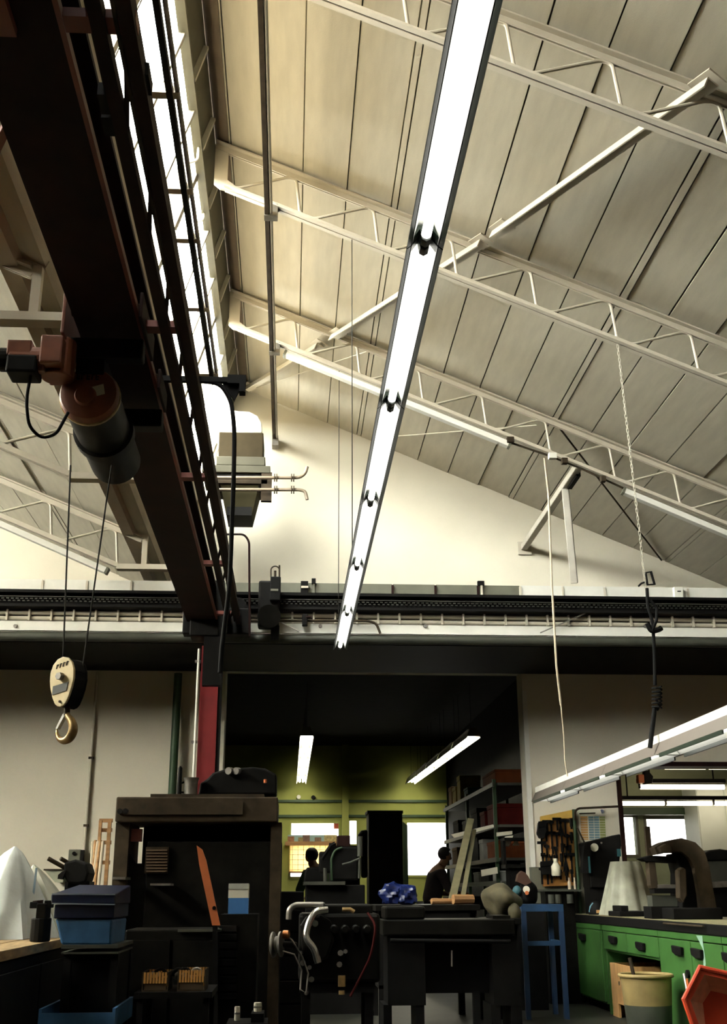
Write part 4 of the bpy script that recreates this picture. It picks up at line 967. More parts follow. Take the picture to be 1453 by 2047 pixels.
# slatted orange baskets on a low stand
t = Thing('low_stand', 'low black steel stand carrying the orange baskets', 'stand', (P(345, 2010, 6.3).x, 6.5, 0))
zb = P(345, 1982, 6.3).z
xa, xb = P(270, 1990, 6.3).x, P(425, 1990, 6.3).x
t.part('top', MB().box((xa, 6.25, zb-.03), (xb, 6.75, zb)), m_black)
for x in (xa+.03, xb-.03):
    for yy in (6.28, 6.72): t.part('leg', MB().box((x-.015, yy-.015, 0), (x+.015, yy+.015, zb-.03)), m_black)
m_bask = mat('basket_orange', (.52, .25, .06), .6, var=.2)
def basket(x0, x1, py0, py1, n, label, zz):
    a, b = P(x0, 1960, 6.3).x, P(x1, 1960, 6.3).x; h = P(300, py0, 6.3).z - zz
    t = Thing('slatted_basket', label, 'basket', ((a+b)/2, 6.4, zz), 'slatted baskets on the low stand')
    for k in range(n):
        x = a + (b-a)*(k+.12)/n; w = (b-a)/n*.72
        t.part('front_slat', MB().box((x, 6.30, zz+h*.42), (x+w, 6.308, zz+h)), m_bask); t.part('rear_slat', MB().box((x, 6.542, zz), (x+w, 6.55, zz+h)), m_bask)
    for yy in (6.308, 6.53): t.part('rail', MB().box((a, yy, zz+h*.40), (b, yy+.012, zz+h*.55)), m_rust)
    t.part('lower_mesh', MB().box((a+.005, 6.305, zz+.001), (b-.005, 6.312, zz+h*.4)), mat('basket_dark', (.05, .03, .012), .7))
    t.part('bottom', MB().box((a, 6.30, zz), (b, 6.55, zz+.008)), m_rust)
    t.part('side', MB().box((a-.006, 6.30, zz), (a, 6.55, zz+h)), m_rust); t.part('side', MB().box((b, 6.30, zz), (b+.006, 6.55, zz+h)), m_rust)
    return a, b, zz
basket(286, 334, 1944, 1982, 8, 'small orange slatted basket nearer the blue parts washer', zb)
basket(357, 408, 1940, 1982, 9, 'small orange slatted basket nearer the engine', zb)
for k in range(10):
    px = 310 + 9*k + jit(3); py = 1936 + jit(8); c = P(px, py, 6.42); r = .012
    if 336 < px < 356: continue
    single('scrap_part', 'small dark metal scrap part in the orange basket nearer the %s' % ('parts washer' if px < 345 else 'engine'), 'scrap', MB().tube(arc((c.x, 6.42+jit(.03), zb+.055+.02*(k % 2)), .028, jit(40), 200+jit(40), 8), .009, 7), m_steel if k % 3 == 0 else m_soot, 'scrap parts in the baskets', smooth=True)
for px, py0, py1, w in ((474, 2012, 2040, 10), (515, 2004, 2022, 14)):
    Yc = 6.9; c = P(px, py1, Yc); h = P(px, py0, Yc).z - c.z; r = w/2*Yc/FPX*1.05
    t = Thing('white_can', 'small dirty white can %s' % ('with grey rings near the drawer cabinet' if px < 500 else 'with a tilted rim near the engine'), 'can', (c.x, Yc, c.z))
    t.part('can_body', MB().lathe([(r*.95, 0), (r, .01), (r, h-.01), (r*.95, h)], c, (0,0,1), 16), m_paper, smooth=True)
    t.part('ring', MB().lathe([(r*1.01, h*.45), (r*1.06, h*.48), (r*1.06, h*.58), (r*1.01, h*.6)], c, (0,0,1), 16), m_steel, smooth=True)
t = Thing('floor_crate', 'low black crate on the floor carrying the two cans', 'crate', (P(495, 2047, 6.9).x, 6.9, 0))
zc = P(474, 2040, 6.9).z
t.part('body', MB().box((P(455, 2040, 6.9).x, 6.75, 0), (P(535, 2040, 6.9).x, 7.05, zc-.002)), m_black)
t.part('step', MB().box((P(503, 2022, 6.9).x, 6.8, zc-.002), (P(528, 2022, 6.9).x, 7.0, P(515, 2022, 6.9).z-.002)), m_black)

# ================================================================== MIDDLE
# engine on a stand
y = 6.9
t = Thing('engine', 'oily engine block with shiny metal pipe and pulley wheels on a stand', 'engine', (P(660, 2000, y).x, y+.3, 0))
t.part('block', MB().pxbox(598, 1826, 760, 1965, y+.12, .5), m_soot, bevel=.02)
t.part('cylinder_head', MB().pxbox(630, 1808, 745, 1828, y+.15, .42), m_soot, bevel=.01)
t.part('valve_cover', MB().pxbox(590, 1804, 650, 1812, y+.1, .3), m_gal, bevel=.008)
t.part('thermostat_elbow', MB().tube(smoothpath([P(646, 1809, y+.06), P(590, 1809, y+.06), P(578, 1818, y+.06), P(577, 1838, y+.06)], .05), .018, 10), m_steel, smooth=True)
t.part('exhaust_pipe', MB().tube(smoothpath([P(655, 1819, y+.03), P(630, 1821, y+.02), P(617, 1845, y), P(610, 1875, y-.02), P(628, 1895, y-.04), P(636, 1925, y-.04)], .12, 5), .021, 14), m_chrome, smooth=True, label='shiny bare metal pipe')
c = P(553, 1888, y)
t.part('pulley', MB().lathe([(.01, -.03), (.06, -.03), (.07, -.025), (.07, -.015), (.045, -.005), (.045, .01), (.07, .02), (.07, .03), (.01, .03)], c, (1, -.25, .05), 24), m_steel, smooth=True)
t.part('pulley_hub', MB().cyl(c, P(590, 1890, y+.15), .02, 12), m_soot, smooth=True)
t.part('copper_fitting', MB().lathe([(.015, -.02), (.024, -.015), (.024, .015), (.015, .02)], P(572, 1868, y), (1, -.3, 0), 14), mat('copper', (.5, .2, .08), .3, metal=1), smooth=True)
mb = [(600, 1905), (605, 1925), (618, 1934), (622, 1958), (612, 1985), (680, 1905), (690, 1902), (678, 1928)]
for k, (px, py) in enumerate(mb): t.part('bolt_head', MB().cyl(P(px, py, y+.03), P(px+1, py, y+.12), .012 + .004*(k % 2), 8), m_steel)
t.part('oil_filter', MB().cyl(P(683, 1950, y+.04), P(683, 1972, y+.04), .022, 14).cyl(P(683, 1980, y+.04), P(683, 1988, y+.04), .018, 14), m_hook, smooth=True)
t.part('red_hose', MB().tube(smoothpath([P(735, 1825, y+.08), P(752, 1850, y+.02), P(742, 1910, y), P(722, 1950, y), P(700, 1992, y)], .08), .007, 8), mat('hose_red', (.035, .005, .005), .8, spec=.05), smooth=True)
t.part('rocker_tube', MB().tube([P(684, 1818, y+.08), P(700, 1818, y+.08), P(708, 1823, y+.08)], .012, 8), m_hook, smooth=True)
t.part('stand_frame', MB().pxbox(600, 1965, 750, 1985, y+.15, .4), m_black)
t.part('timing_cover', MB().pxpoly([(600, 1850), (612, 1832), (640, 1828), (662, 1840), (668, 1880), (655, 1915), (625, 1930), (604, 1905)], y+.06, .06), m_soot, bevel=.015)
for k, (px, py) in enumerate(((668, 1858), (690, 1858), (712, 1858), (734, 1858))): t.part('exhaust_port', MB().lathe([(.018, 0), (.026, .01), (.026, .05), (.02, .07)], P(px, py, y+.05), (0, 1, 0), 14), m_soot, smooth=True)
t.part('chain_belt', MB().tube([P(566, 1862, y+.02), P(584, 1880, y+.02), P(604, 1912, y+.02), P(616, 1946, y+.02), P(612, 1985, y+.02), P(600, 1978, y+.02), P(603, 1940, y+.02), P(588, 1908, y+.02), P(562, 1900, y+.02)], .006, 6, closed=True), m_steel)
t.part('breather', MB().cyl(P(630, 1846, y-.01), P(630, 1846, y+.06), .018, 14), m_gal, smooth=True)
for px in (612, 738):
    for yy in (.2, .5): x = P(px, 1980, y+.15).x; t.part('leg', MB().box((x-.025, y+yy-.025, 0), (x+.025, y+yy+.025, P(px, 1980, y+.15).z)), m_black)
t = Thing('tool_trolley', 'black tool trolley standing between press and engine', 'trolley', (P(560, 2000, 9.2).x, 9.4, 0))
t.part('body', MB().box((P(514, 1900, 9.2).x, 9.2, .08), (P(606, 1900, 9.2).x, 9.6, P(560, 1782, 9.2).z)), m_black, bevel=.01)
for k in range(5):
    z = .14 + .17*k; t.part('drawer', MB().box((P(518, 1900, 9.2).x, 9.185, z), (P(602, 1900, 9.2).x, 9.199, z+.155)), m_soot, bevel=.003)
for px in (522, 598):
    for yy in (9.26, 9.54): x = P(px, 1900, 9.2).x; t.part('castor', MB().cyl((x-.012, yy, .04), (x+.012, yy, .04), .039, 14), m_black)
# milling machine silhouette behind
y = 11.6
t = Thing('milling_machine', 'black milling machine with hooded head standing before the far window', 'machine', (P(690, 1800, y).x, y+.3, 0))
t.part('column', MB().pxbox(660, 1690, 720, 2040, y+.2, .5), m_black, bevel=.02)
t.part('head', MB().pxpoly([(664, 1760), (662, 1712), (668, 1698), (685, 1692), (716, 1692), (716, 1760)], y, .5), m_black, bevel=.02)
t.part('arch_trim', MB().tube(smoothpath([P(663, 1760, y-.02), P(662, 1715, y-.02), P(670, 1699, y-.02), P(684, 1694, y-.02)], .1), .012, 8), m_greend, smooth=True)
t.part('motor', MB().pxbox(674, 1670, 700, 1693, y+.1, .18), m_redd, bevel=.01)
t.part('lever', MB().tube([P(642, 1718, y), P(652, 1704, y), P(662, 1690, y), P(670, 1686, y)], .02, 8).pxbox(658, 1685, 672, 1712, y+.05, .12), m_black)
t.part('arm', MB().pxbox(638, 1702, 664, 1745, y+.08, .2), m_black, bevel=.015)
t.part('table', MB().pxbox(607, 1762, 690, 1769, y-.1, .5), m_gal)
t.part('knee', MB().pxbox(610, 1769, 730, 2040, y, .6), m_black, bevel=.01)
t.part('quill', MB().cyl(P(719, 1672, y-.05), P(719, 1712, y-.05), .028, 12).cyl(P(719, 1714, y-.05), P(718, 1756, y-.05), .014, 10), m_gal, smooth=True)
t.part('small_vise', MB().cyl(P(650, 1762, y-.08), P(650, 1735, y-.08), .02, 10), m_gal); t.part('hand_lever', MB().tube([P(684, 1728, y-.06), P(700, 1724, y-.06), P(718, 1716, y-.06)], .01, 8), m_gal)
t = Thing('swivel_chair', 'black swivel chair with rounded back beside the milling machine', 'chair', (P(628, 1765, 12.4).x, 12.4, 0))
t.part('backrest', MB().pxpoly([(607, 1765), (608, 1742), (614, 1734), (640, 1732), (652, 1738), (652, 1765)], 12.34, .12), m_black, bevel=.02)
t.part('post', MB().box((P(628, 1760, 12.4).x-.04, 12.37, .04), (P(628, 1760, 12.4).x+.04, 12.45, P(628, 1760, 12.4).z)), m_black)
t.part('foot', MB().cyl((P(628, 1760, 12.4).x, 12.4, 0), (P(628, 1760, 12.4).x, 12.4, .04), .18, 18), m_black)
# green locker
y = 17.0
t = Thing('green_locker', 'tall dark green steel locker with its door ajar before the far windows', 'locker', (P(770, 1750, y).x, y+.3, 0))
zt = P(770, 1626, y).z; xl, xr, xd = P(737, 1690, y).x, P(805, 1690, y).x, P(818, 1690, y).x
t.part('body', MB().box((xl, y, .02), (xr, y+.5, zt)), m_black, bevel=.008)
t.part('plinth', MB().box((xl+.03, y+.03, 0), (xr-.03, y+.47, .02)), m_black)
t.part('open_door', MB().hexa([(xr, y-.02, .05), (xr, y, .05), (xr, y, zt-.12), (xr, y-.02, zt-.12)], [(xd, y+.22, .05), (xd, y+.24, .05), (xd, y+.24, zt-.16), (xd, y+.22, zt-.16)]), m_greend)
t.part('top_edge', MB().box((xl-.02, y-.03, zt), (xr+.01, y+.52, zt+.04)), m_black)
t = Thing('hanging_coat', 'dark coat hanging on the side of the green locker', 'coat', (xl-.08, y+.1, P(728, 1750, y).z))
t.part('cloth', MB().pxpoly([(716, 1668), (722, 1660), (735, 1658), (735, 1755), (722, 1755), (722, 1700), (715, 1690)], y+.02, .12), m_black, bevel=.03)
# blue bags
for k, (px, py, rx, rz, lab) in enumerate(((782, 1788, .11, .10, 'crumpled blue plastic bag on the middle table beside the locker'), (812, 1790, .10, .09, 'crumpled blue plastic bag on the middle table nearer the second worker'))):
    c = P(px, py, 10.8); mb = MB().ball(c, (rx, .12, rz), 20, 12)
    for v in mb.v:
        d = v - c; s = 1 + .22*math.sin(d.x*55+k)*math.sin(d.z*60+1) + .12*math.sin(d.y*70); v.x = c.x + d.x*s; v.y = c.y + d.y*s; v.z = max(c.z + d.z*s, c.z-.085)
    single('blue_bag', lab, 'bag', mb, mat('blue_bag', (.006, .014, .085), .3, var=.4, scale=20), 'blue plastic bags', smooth=True)
zt = P(800, 1788, 10.8).z - .09
legs_table('steel_table', 'dark steel table in the middle of the opening', 'table', P(750, 1805, 10.5).x, P(960, 1805, 10.5).x, 10.5, 11.5, zt, m_soot, m_black, shelf=.3)
zt_tab = zt
# timber pieces on the table
for k, (x0, x1, py, lab) in enumerate(((862, 905, 1789, 'short'), (905, 945, 1784, 'thick'))):
    a, b = P(x0, py, 10.7), P(x1, py, 10.75); r = .028 if k == 0 else .045; a.z = b.z = zt + r
    single('timber_piece', '%s brown timber piece lying on the steel table' % lab, 'timber', MB().tube([a, b], [r, r*.9], 8), m_wood, 'timber on the table')
# dark machine bed in front
y = 8.6
t = Thing('lathe_bed', 'black lathe standing behind the engine in deep shade', 'lathe', (P(880, 1990, y).x, y+.3, 0))
t.part('bed', MB().pxbox(765, 1838, 1030, 1870, y, .5), m_soot, bevel=.01)
t.part('cabinet', MB().pxbox(775, 1870, 850, 2010, y+.05, .4), m_black); t.part('cabinet', MB().pxbox(985, 1870, 1035, 2010, y+.05, .4), m_black)
t.part('cross_panel', MB().pxbox(850, 1870, 985, 1985, y+.25, .05), m_black)
t.part('headstock', MB().pxbox(770, 1812, 850, 1838, y+.05, .4), m_soot, bevel=.015)
t.part('tailstock', MB().pxbox(985, 1830, 1020, 1838, y+.1, .3), m_soot)
t.part('lead_screw', MB().cyl(P(780, 1880, y-.02), P(1020, 1882, y-.02), .015, 10), m_black, smooth=True)
t.part('bright_rod', MB().cyl(P(903, 1900, y-.03), P(903, 1932, y-.03), .006, 8), m_steel)
for px in (775, 840, 990, 1030): x = P(px, 2010, y+.05).x; t.part('foot', MB().box((x-.03, y+.06, 0), (x+.03, y+.42, P(px, 2009, y+.05).z)), m_black)
# shelving along the right wall of the far room
sx = P(990, 1700, 13.4).x; sd = .55
lev = [('y', P(990, py, 13.4).z) for py in (1566, 1649, 1715, 1762)]
lz = [l[1] for l in lev]
t = Thing('shelf_rack', 'long steel shelf rack crowded with boxes behind the opening', 'shelf', (sx+.3, 15.5, 0))
for yy in (13.4, 15.5, 17.6):
    for x in (sx, sx+sd): t.part('upright', MB().box((x, yy, 0), (x+.04, yy+.04, lz[0]+.05)), m_greend)
for z in lz: t.part('shelf_board', MB().box((sx+.041, 13.3, z-.03), (sx+sd-.001, 17.7, z)), m_gal); 
for z in lz: t.part('shelf_edge', MB().box((sx-.02, 13.3, z-.045), (sx-.001, 17.7, z+.005)), m_gal)
cols = {'orange-brown': (.33, .09, .03), 'yellow cardboard': (.46, .36, .10), 'dark red': (.16, .02, .015), 'grey': (.20, .20, .17), 'white': (.62, .62, .56), 'brown cardboard': (.28, .17, .07), 'teal': (.03, .12, .11), 'black': (.015, .015, .014)}
spec = [ # y0, length, height, depth, level, colour, extra
 (13.45, .9, .17, .5, 0, 'orange-brown', 'long'), (16.3, .3, .38, .3, 0, 'yellow cardboard', 'tall'), (16.75, .35, .26, .35, 0, 'yellow cardboard', 'broad'), (17.2, .3, .3, .3, 0, 'brown cardboard', 'plain'), (15.6, .35, .15, .4, 0, 'teal', 'flat'),
 (13.6, .5, .26, .4, 1, 'dark red', 'wide'), (14.3, .35, .22, .4, 1, 'dark red', 'square'), (14.9, .5, .3, .4, 1, 'black', 'tall'), (15.8, .4, .2, .4, 1, 'grey', 'plain'), (16.6, .5, .25, .4, 1, 'black', 'wide'),
 (13.5, .7, .2, .45, 2, 'orange-brown', 'wide'), (14.5, .3, .26, .35, 2, 'white', 'narrow'), (14.92, .5, .3, .4, 2, 'black', 'square'), (16.0, .4, .22, .4, 2, 'grey', 'square'), (16.8, .5, .25, .4, 2, 'brown cardboard', 'square'),
 (13.45, .45, .12, .4, 3, 'white', 'flat'), (14.2, .6, .22, .4, 3, 'black', 'flat'), (14.95, .4, .13, .4, 3, 'grey', 'low'), (16.2, .6, .2, .4, 3, 'black', 'long')]
LV = ['top', 'second', 'third', 'lowest']
seen = {}
for y0, L, h, d, lv, cn, ex in spec:
    z = lz[lv] + .001; mm = mat('box_' + cn.replace(' ', '_'), tuple(q*.38 for q in cols[cn]), .8, var=.25, spec=.1)
    t = Thing('storage_box', '%s %s box on the %s board of the shelf rack' % (ex, cn, LV[lv]), 'box', (sx+.3, y0+L/2, z), 'boxes on the shelf rack')
    x0 = sx+.045
    t.part('body', MB().box((x0, y0, z), (x0+d, y0+L, z+h*.8)), mm, bevel=.006)
    t.part('lid', MB().box((x0-.006, y0-.006, z+h*.8), (x0+d+.006, y0+L+.006, z+h)), mm, bevel=.005)
# pale sheets and frames jutting out of the rack
for k, (pts, Yk, lab) in enumerate((([(902, 1668), (985, 1648), (990, 1653), (908, 1675)], 13.32, 'long pale sheet lying at the edge of the rack'), ([(993, 1664), (1024, 1661), (1024, 1668), (993, 1672)], 13.2, 'short pale sheet beside the rack upright'), ([(1010, 1672), (1026, 1670), (1018, 1692), (1004, 1690)], 13.15, 'tilted pale plate beside the rack'), ([(962, 1739), (994, 1733), (995, 1746), (963, 1752)], 13.3, 'small pale box flap on the lowest board'), ([(1025, 1690), (1032, 1676), (1038, 1690)], 13.15, 'small pale triangular plate beside the rack'))):
    single('pale_sheet', lab, 'sheet', MB().pxpoly(pts, Yk, .03), m_paper, 'pale sheets at the rack')
t = Thing('side_counter', 'dark counter with shelves behind the pier of the opening', 'counter', (2.9, 13.2, 0))
t.part('top', MB().box((2.45, 13.0, 1.36), (3.4, 13.28, 1.40)), m_soot); t.part('body', MB().box((2.5, 13.05, 0), (3.4, 13.27, 1.36)), m_black)
t.part('shelf', MB().box((2.45, 13.0, 1.66), (3.4, 13.25, 1.69)), m_soot); t.part('side', MB().box((3.36, 13.05, 1.40), (3.4, 13.25, 2.0)), m_black); t.part('side', MB().box((2.45, 13.1, 1.40), (2.48, 13.25, 1.66)), m_black)
# two leaning boards
for k, (xa, ya, xb, yb) in enumerate(((941, 1638, 902, 1774), (948, 1660, 923, 1782))):
    a, b = P(xa, ya, 12.95), P(xb, yb, 11.42 - .06*k); b.z = zt_tab + .02
    single('leaning_board', 'long pale board leaning against the shelf rack, the %s one' % ('longer' if k == 0 else 'shorter'), 'board', MB().bar(b, a, .025, .075 if k == 0 else .045, (1, 0, 0)), mat('pale_wood', (.20, .18, .10), .7, var=.2), 'boards leaning at the rack')
# canvas heap, coloured toolbag
def lump(px, py, Y, r, m, seed, z0=None, n=26):
    c = P(px, py, Y); mb = MB().ball(c, r, n, 16); rnd = random.Random(seed); ph = [rnd.uniform(0, 6) for _ in range(5)]
    for v in mb.v:
        d = v - c; s = 1 + .14*math.sin(d.x*22+ph[0]) + .12*math.sin(d.z*26+d.x*9+ph[1]) + .08*math.sin(d.y*30+ph[2])
        v.x = c.x+d.x*s; v.y = c.y+d.y*s; v.z = c.z+d.z*s
        if z0 is not None: v.z = max(v.z, z0)
    return mb
legs_table('low_machine_table', 'black machine table under the canvas heap', 'table', P(972, 1830, 10.3).x, P(1040, 1830, 10.3).x, 10.25, 10.45+.6, P(1000, 1836, 10.3).z, m_soot, m_black, shelf=.25)
zq = P(1000, 1836, 10.3).z
single('canvas_heap', 'crumpled olive canvas heap on the black machine table', 'canvas', lump(1000, 1800, 10.55, (.19, .2, .14), m_canvas, 4, zq+.001), m_canvas, smooth=True)
single('canvas_tail', 'folded end of olive canvas beside the canvas heap', 'canvas', lump(1030, 1822, 10.35, (.05, .06, .07), m_canvas, 9, zq+.001), m_canvas, smooth=True)
t = Thing('tool_bag', 'dark tool bag with teal and red patches beside the pier', 'bag', (P(1052, 1790, 11.9).x, 11.9, 0))
t.part('bag_body', lump(1056, 1786, 11.9, (.12, .12, .12), m_black, 12), m_black, smooth=True)
t.part('red_patch', MB().pxpoly([(1033, 1762), (1036, 1748), (1043, 1741), (1050, 1745), (1056, 1752), (1062, 1764), (1050, 1770)], 11.8, .1), mat('patch_brown', (.06, .025, .014), .7), smooth=True)
t.part('white_patch', MB().cyl(P(1052, 1778, 11.72), P(1052, 1778, 11.80), .035, 12), m_paper); t.part('orange_patch', MB().cyl(P(1053, 1785, 11.715), P(1053, 1785, 11.8), .02, 10), m_woodo)
t.part('teal_patch', lump(1032, 1780, 11.8, (.05, .05, .05), m_black, 14), mat('patch_teal', (.03, .10, .12), .5), smooth=True)
t.part('stool', MB().box((P(1025, 1812, 11.9).x, 11.75, 0), (P(1080, 1812, 11.9).x, 12.1, P(1052, 1806, 11.9).z)), m_black)
# blue steel stand
y = 10.9
t = Thing('blue_stand', 'blue steel work stand beside the green bench', 'stand', (P(1085, 1960, y).x, y+.25, 0))
z0, z1 = P(1085, 1822, y).z, P(1085, 1808, y).z; xa, xb = P(1042, 1815, y).x, P(1126, 1815, y).x
t.part('top_frame', MB().box((xa, y, z0), (xb, y+.05, z1)).box((xa, y+.45, z0), (xb, y+.5, z1)).box((xa, y+.05, z0), (xa+.05, y+.45, z1)).box((xb-.05, y+.05, z0), (xb, y+.45, z1)), m_sblue)
t.part('top_sheet', MB().box((xa+.05, y+.05, z1-.01), (xb-.05, y+.45, z1-.002)), m_black)
for x in (xa, xb-.045):
    for yy in (y+.003, y+.45): t.part('leg', MB().box((x, yy, 0), (x+.045, yy+.045, z0)), mat('blue_dull', (.012, .035, .09), .5))
for py in (1886,): z = P(1085, py, y).z; t.part('cross_bar', MB().box((xa+.045, y+.01, z-.02), (xb-.045, y+.035, z+.02)), m_sblue)
t.part('side_bar', MB().box((xb-.04, y+.048, P(1085, 1886, y).z-.02), (xb-.01, y+.45, P(1085, 1886, y).z+.02)), m_sblue)

# far window dressing
t = Thing('window_board', 'yellowish gridded board standing in the far window', 'board', (P(620, 1740, FY-.12).x, FY-.1, P(620, 1740, FY-.12).z))
mbx = MB().pxbox(579, 1690, 672, 1742, FY-.12, .02)
mtl = mat('board_translucent', (.70, .55, .28), .7, var=.06); nt_ = mtl.node_tree; tl = nt_.nodes.new('ShaderNodeBsdfTranslucent'); tl.inputs[0].default_value = (.92, .76, .46, 1); mx_ = nt_.nodes.new('ShaderNodeMixShader'); mx_.inputs[0].default_value = .85; nt_.links.new(nt_.nodes['Principled BSDF'].outputs[0], mx_.inputs[1]); nt_.links.new(tl.outputs[0], mx_.inputs[2]); nt_.links.new(mx_.outputs[0], nt_.nodes['Material Output'].inputs[0])
t.part('sheet', mbx, mtl)
for k in range(8): t.part('grid_wire', MB().pxbox(584+11*k, 1690, 585+11*k, 1742, FY-.13, .008), m_cream)
for k in range(5): t.part('grid_wire', MB().pxbox(579, 1698+10*k, 672, 1699+10*k, FY-.14, .008), m_cream)
t.part('foot', MB().pxbox(577, 1742, 676, 1745, FY-.16, .159), m_wood)
t = Thing('picture_strip', 'strip of small photographs above the gridded board', 'pictures', P(620, 1689, FY-.13))
t.part('strip', MB().pxbox(575, 1669, 674, 1689, FY-.14, .015), mat('strip_pale', (.30, .42, .40), .7))
for x0, y0, x1, y1, cc in ((575, 1672, 588, 1682, (.25, .10, .04)), (596, 1674, 606, 1682, (.25, .18, .07)), (605, 1669, 619, 1682, (.12, .06, .04)), (629, 1674, 642, 1682, (.16, .09, .05)), (648, 1669, 673, 1684, (.42, .33, .14))):
    t.part('photograph', MB().pxbox(x0, y0, x1, y1, FY-.15, .009), mat('photo_%d' % x0, cc, .6, var=.4, scale=30))
t.part('ledge', MB().pxbox(570, 1682, 674, 1690, FY-.16, .16), m_wood)
single('red_sticker', 'small red sticker on the upper pane of the far window', 'sticker', MB().pxbox(667, 1646, 679, 1657, FY+.005, .008), mat('sticker_red', (.45, .07, .03), .6))
for px, py, w in ((597, 1593, 'white'), (626, 1594, 'black')):
    single('wall_lamp_knob', 'small round %s socket on the olive far wall' % w, 'socket', MB().cyl(P(px, py, FY-.08), P(px, py, FY-.001), .045, 12), m_white if w == 'white' else m_black)

# ================================================================== RIGHT SIDE
FX = 3.08
def yb(px, py=1900): return PX(px, py, FX).y
Y0, Y1 = 7.6, 12.35
t = Thing('worktop', 'long dark worktop lying on the green bench cabinets', 'worktop', (3.45, 10, .80))
t.part('board', MB().box((FX-.03, Y0, .80), (3.95, Y1, .875)), m_black, bevel=.006)
t.part('surface_sheet', MB().box((FX-.02, Y0, .876), (3.94, Y1, .881)), mat('bench_surface', (.20, .18, .095), .6, var=.3, scale=5))
t.part('edge_pipe', MB().cyl((FX-.055, yb(1420, 1850), .858), (FX-.055, yb(1340, 1850), .858), .008, 8), m_rust)
def cup(t, par, y, z):
    t.part('cup_handle', MB().prism([(FX-.022, y-.11, z+.028), (FX-.022, y+.11, z+.034), (FX-.022, y+.10, z-.018), (FX-.022, y+.02, z-.038), (FX-.022, y-.10, z-.034)], (-.03, 0, 0)), m_black, parent=par, bevel=.008, label='black cup handle')
def front(t, name, ya, yb_, z0, z1, hz=None, hy=None):
    d = t.part(name, MB().box((FX-.02, min(ya, yb_)+.008, z0), (FX-.001, max(ya, yb_)-.008, z1)), m_green, bevel=.004)
    if hz: cup(t, d, hy or (ya+yb_)/2, hz)
    return d
def carcass(label, ya, yc, z0=.08, z1=.80, nodoor=False):
    a, b = min(ya, yc), max(ya, yc)
    t = Thing('bench_cabinet', label, 'cabinet', (3.45, (a+b)/2, 0), 'green bench cabinets')
    if not nodoor:
        t.part('body', MB().box((FX, a+.002, z0), (3.9, b-.002, z1-.001)), m_green); t.part('plinth', MB().box((FX+.06, a+.01, 0), (3.88, b-.01, z0)), m_black)
        t.part('top_rail', MB().box((FX-.022, a+.004, z1-.05), (FX-.001, b-.004, z1-.004)), m_green)
    return t
yA0, yA1, yK, yM, yE, yF, yG = yb(1158), yb(1207), yb(1211), yb(1258), yb(1322), yb(1386), yb(1450)
t = carcass('green bench cabinet with one narrow door next to the blue stand', yA0, yA1)
front(t, 'door', yA0, yA1, .10, .74, .66, yb(1172))
t = carcass('green drawer unit over the kneehole with bin and crate', yK, yE, nodoor=True)
t.part('body', MB().box((FX, yE+.002, .56), (3.9, yK-.002, .799)), m_green)
t.part('top_rail', MB().box((FX-.022, yE+.004, .75), (FX-.001, yK-.004, .796)), m_green)
t.part('rear_panel', MB().box((3.86, yE+.002, .0), (3.9, yK-.002, .56)), m_black)
t.part('side_post', MB().box((FX, yK-.05, 0), (FX+.05, yK-.002, .56)), m_green)
front(t, 'drawer', yK, yM, .58, .74, .675); front(t, 'drawer', yM, yE, .58, .74, .655)
t = carcass('green bench cabinet with two doors beside the red tub', yE, yG)
d = front(t, 'door', yE, yF, .10, .74, .665, yb(1363)); front(t, 'door', yF, yG, .10, .74, .665, yb(1402))
t.part('lock', MB().cyl((FX-.04, yb(1378), .505), (FX-.02, yb(1378), .505), .03, 14), m_black); t.part('key_tag', MB().box((FX-.035, yb(1376)-.02, .40), (FX-.028, yb(1376)+.02, .47)), m_woodo)
t.part('paint_drip', MB().prism([(FX-.0215, yb(1400), .79), (FX-.0215, yb(1412), .79), (FX-.0215, yb(1414), .60), (FX-.0215, yb(1408), .52), (FX-.0215, yb(1411), .70)], (-.002, 0, 0)), mat('pale_drip', (.26, .42, .32), .5))
t = carcass('green bench cabinet behind the red tub at the bench end', yG, Y0)
front(t, 'door', yG, (yG+Y0)/2, .10, .74, .665); front(t, 'door', (yG+Y0)/2, Y0, .10, .74, .665)

# crate and bin below the bench
t = Thing('plywood_crate', 'upright plywood crate standing in the kneehole behind the bin', 'crate', (3.25, yb(1230), 0))
ya, yc = yb(1221, 1930), yb(1262, 1930); z1 = PX(1230, 1925, FX+.02).z
t.part('front_board', MB().box((FX-.01, yc, .12), (FX+.012, ya, z1)), m_ply)
t.part('foot_board', MB().box((FX-.01, yc, 0), (FX+.012, yc+.2, .119)), m_ply); t.part('foot_board', MB().box((FX-.01, ya-.2, 0), (FX+.012, ya, .119)), m_ply)
t.part('side_board', MB().box((FX+.012, ya-.02, 0), (FX+.45, ya, z1)), m_ply); t.part('side_board', MB().box((FX+.012, yc, 0), (FX+.45, yc+.02, z1)), m_ply)
t.part('knot', MB().cyl((FX-.013, (ya+yc)/2, .35), (FX-.009, (ya+yc)/2, .35), .02, 8), m_rust); t.part('metal_stud', MB().cyl((FX-.016, (ya+yc)/2+.05, .30), (FX-.009, (ya+yc)/2+.05, .30), .02, 8), m_chrome)
bx_ = 2.78; c = PX(1290, 1945, bx_); bh = PX(1290, 1944, bx_).z; r = .20
t = Thing('waste_bin', 'beige waste bin with grey lower half before the kneehole', 'bin', (bx_, c.y, 0))
t.part('lower_shell', MB().lathe([(.155, 0), (.16, .01), (.18, bh*.55)], (bx_, c.y, 0), (0,0,1), 28), m_bingr, smooth=True)
t.part('upper_shell', MB().lathe([(.181, bh*.55), (.195, bh-.03), (.19, bh-.03), (.172, bh*.56)], (bx_, c.y, 0), (0,0,1), 28), m_bin, smooth=True)
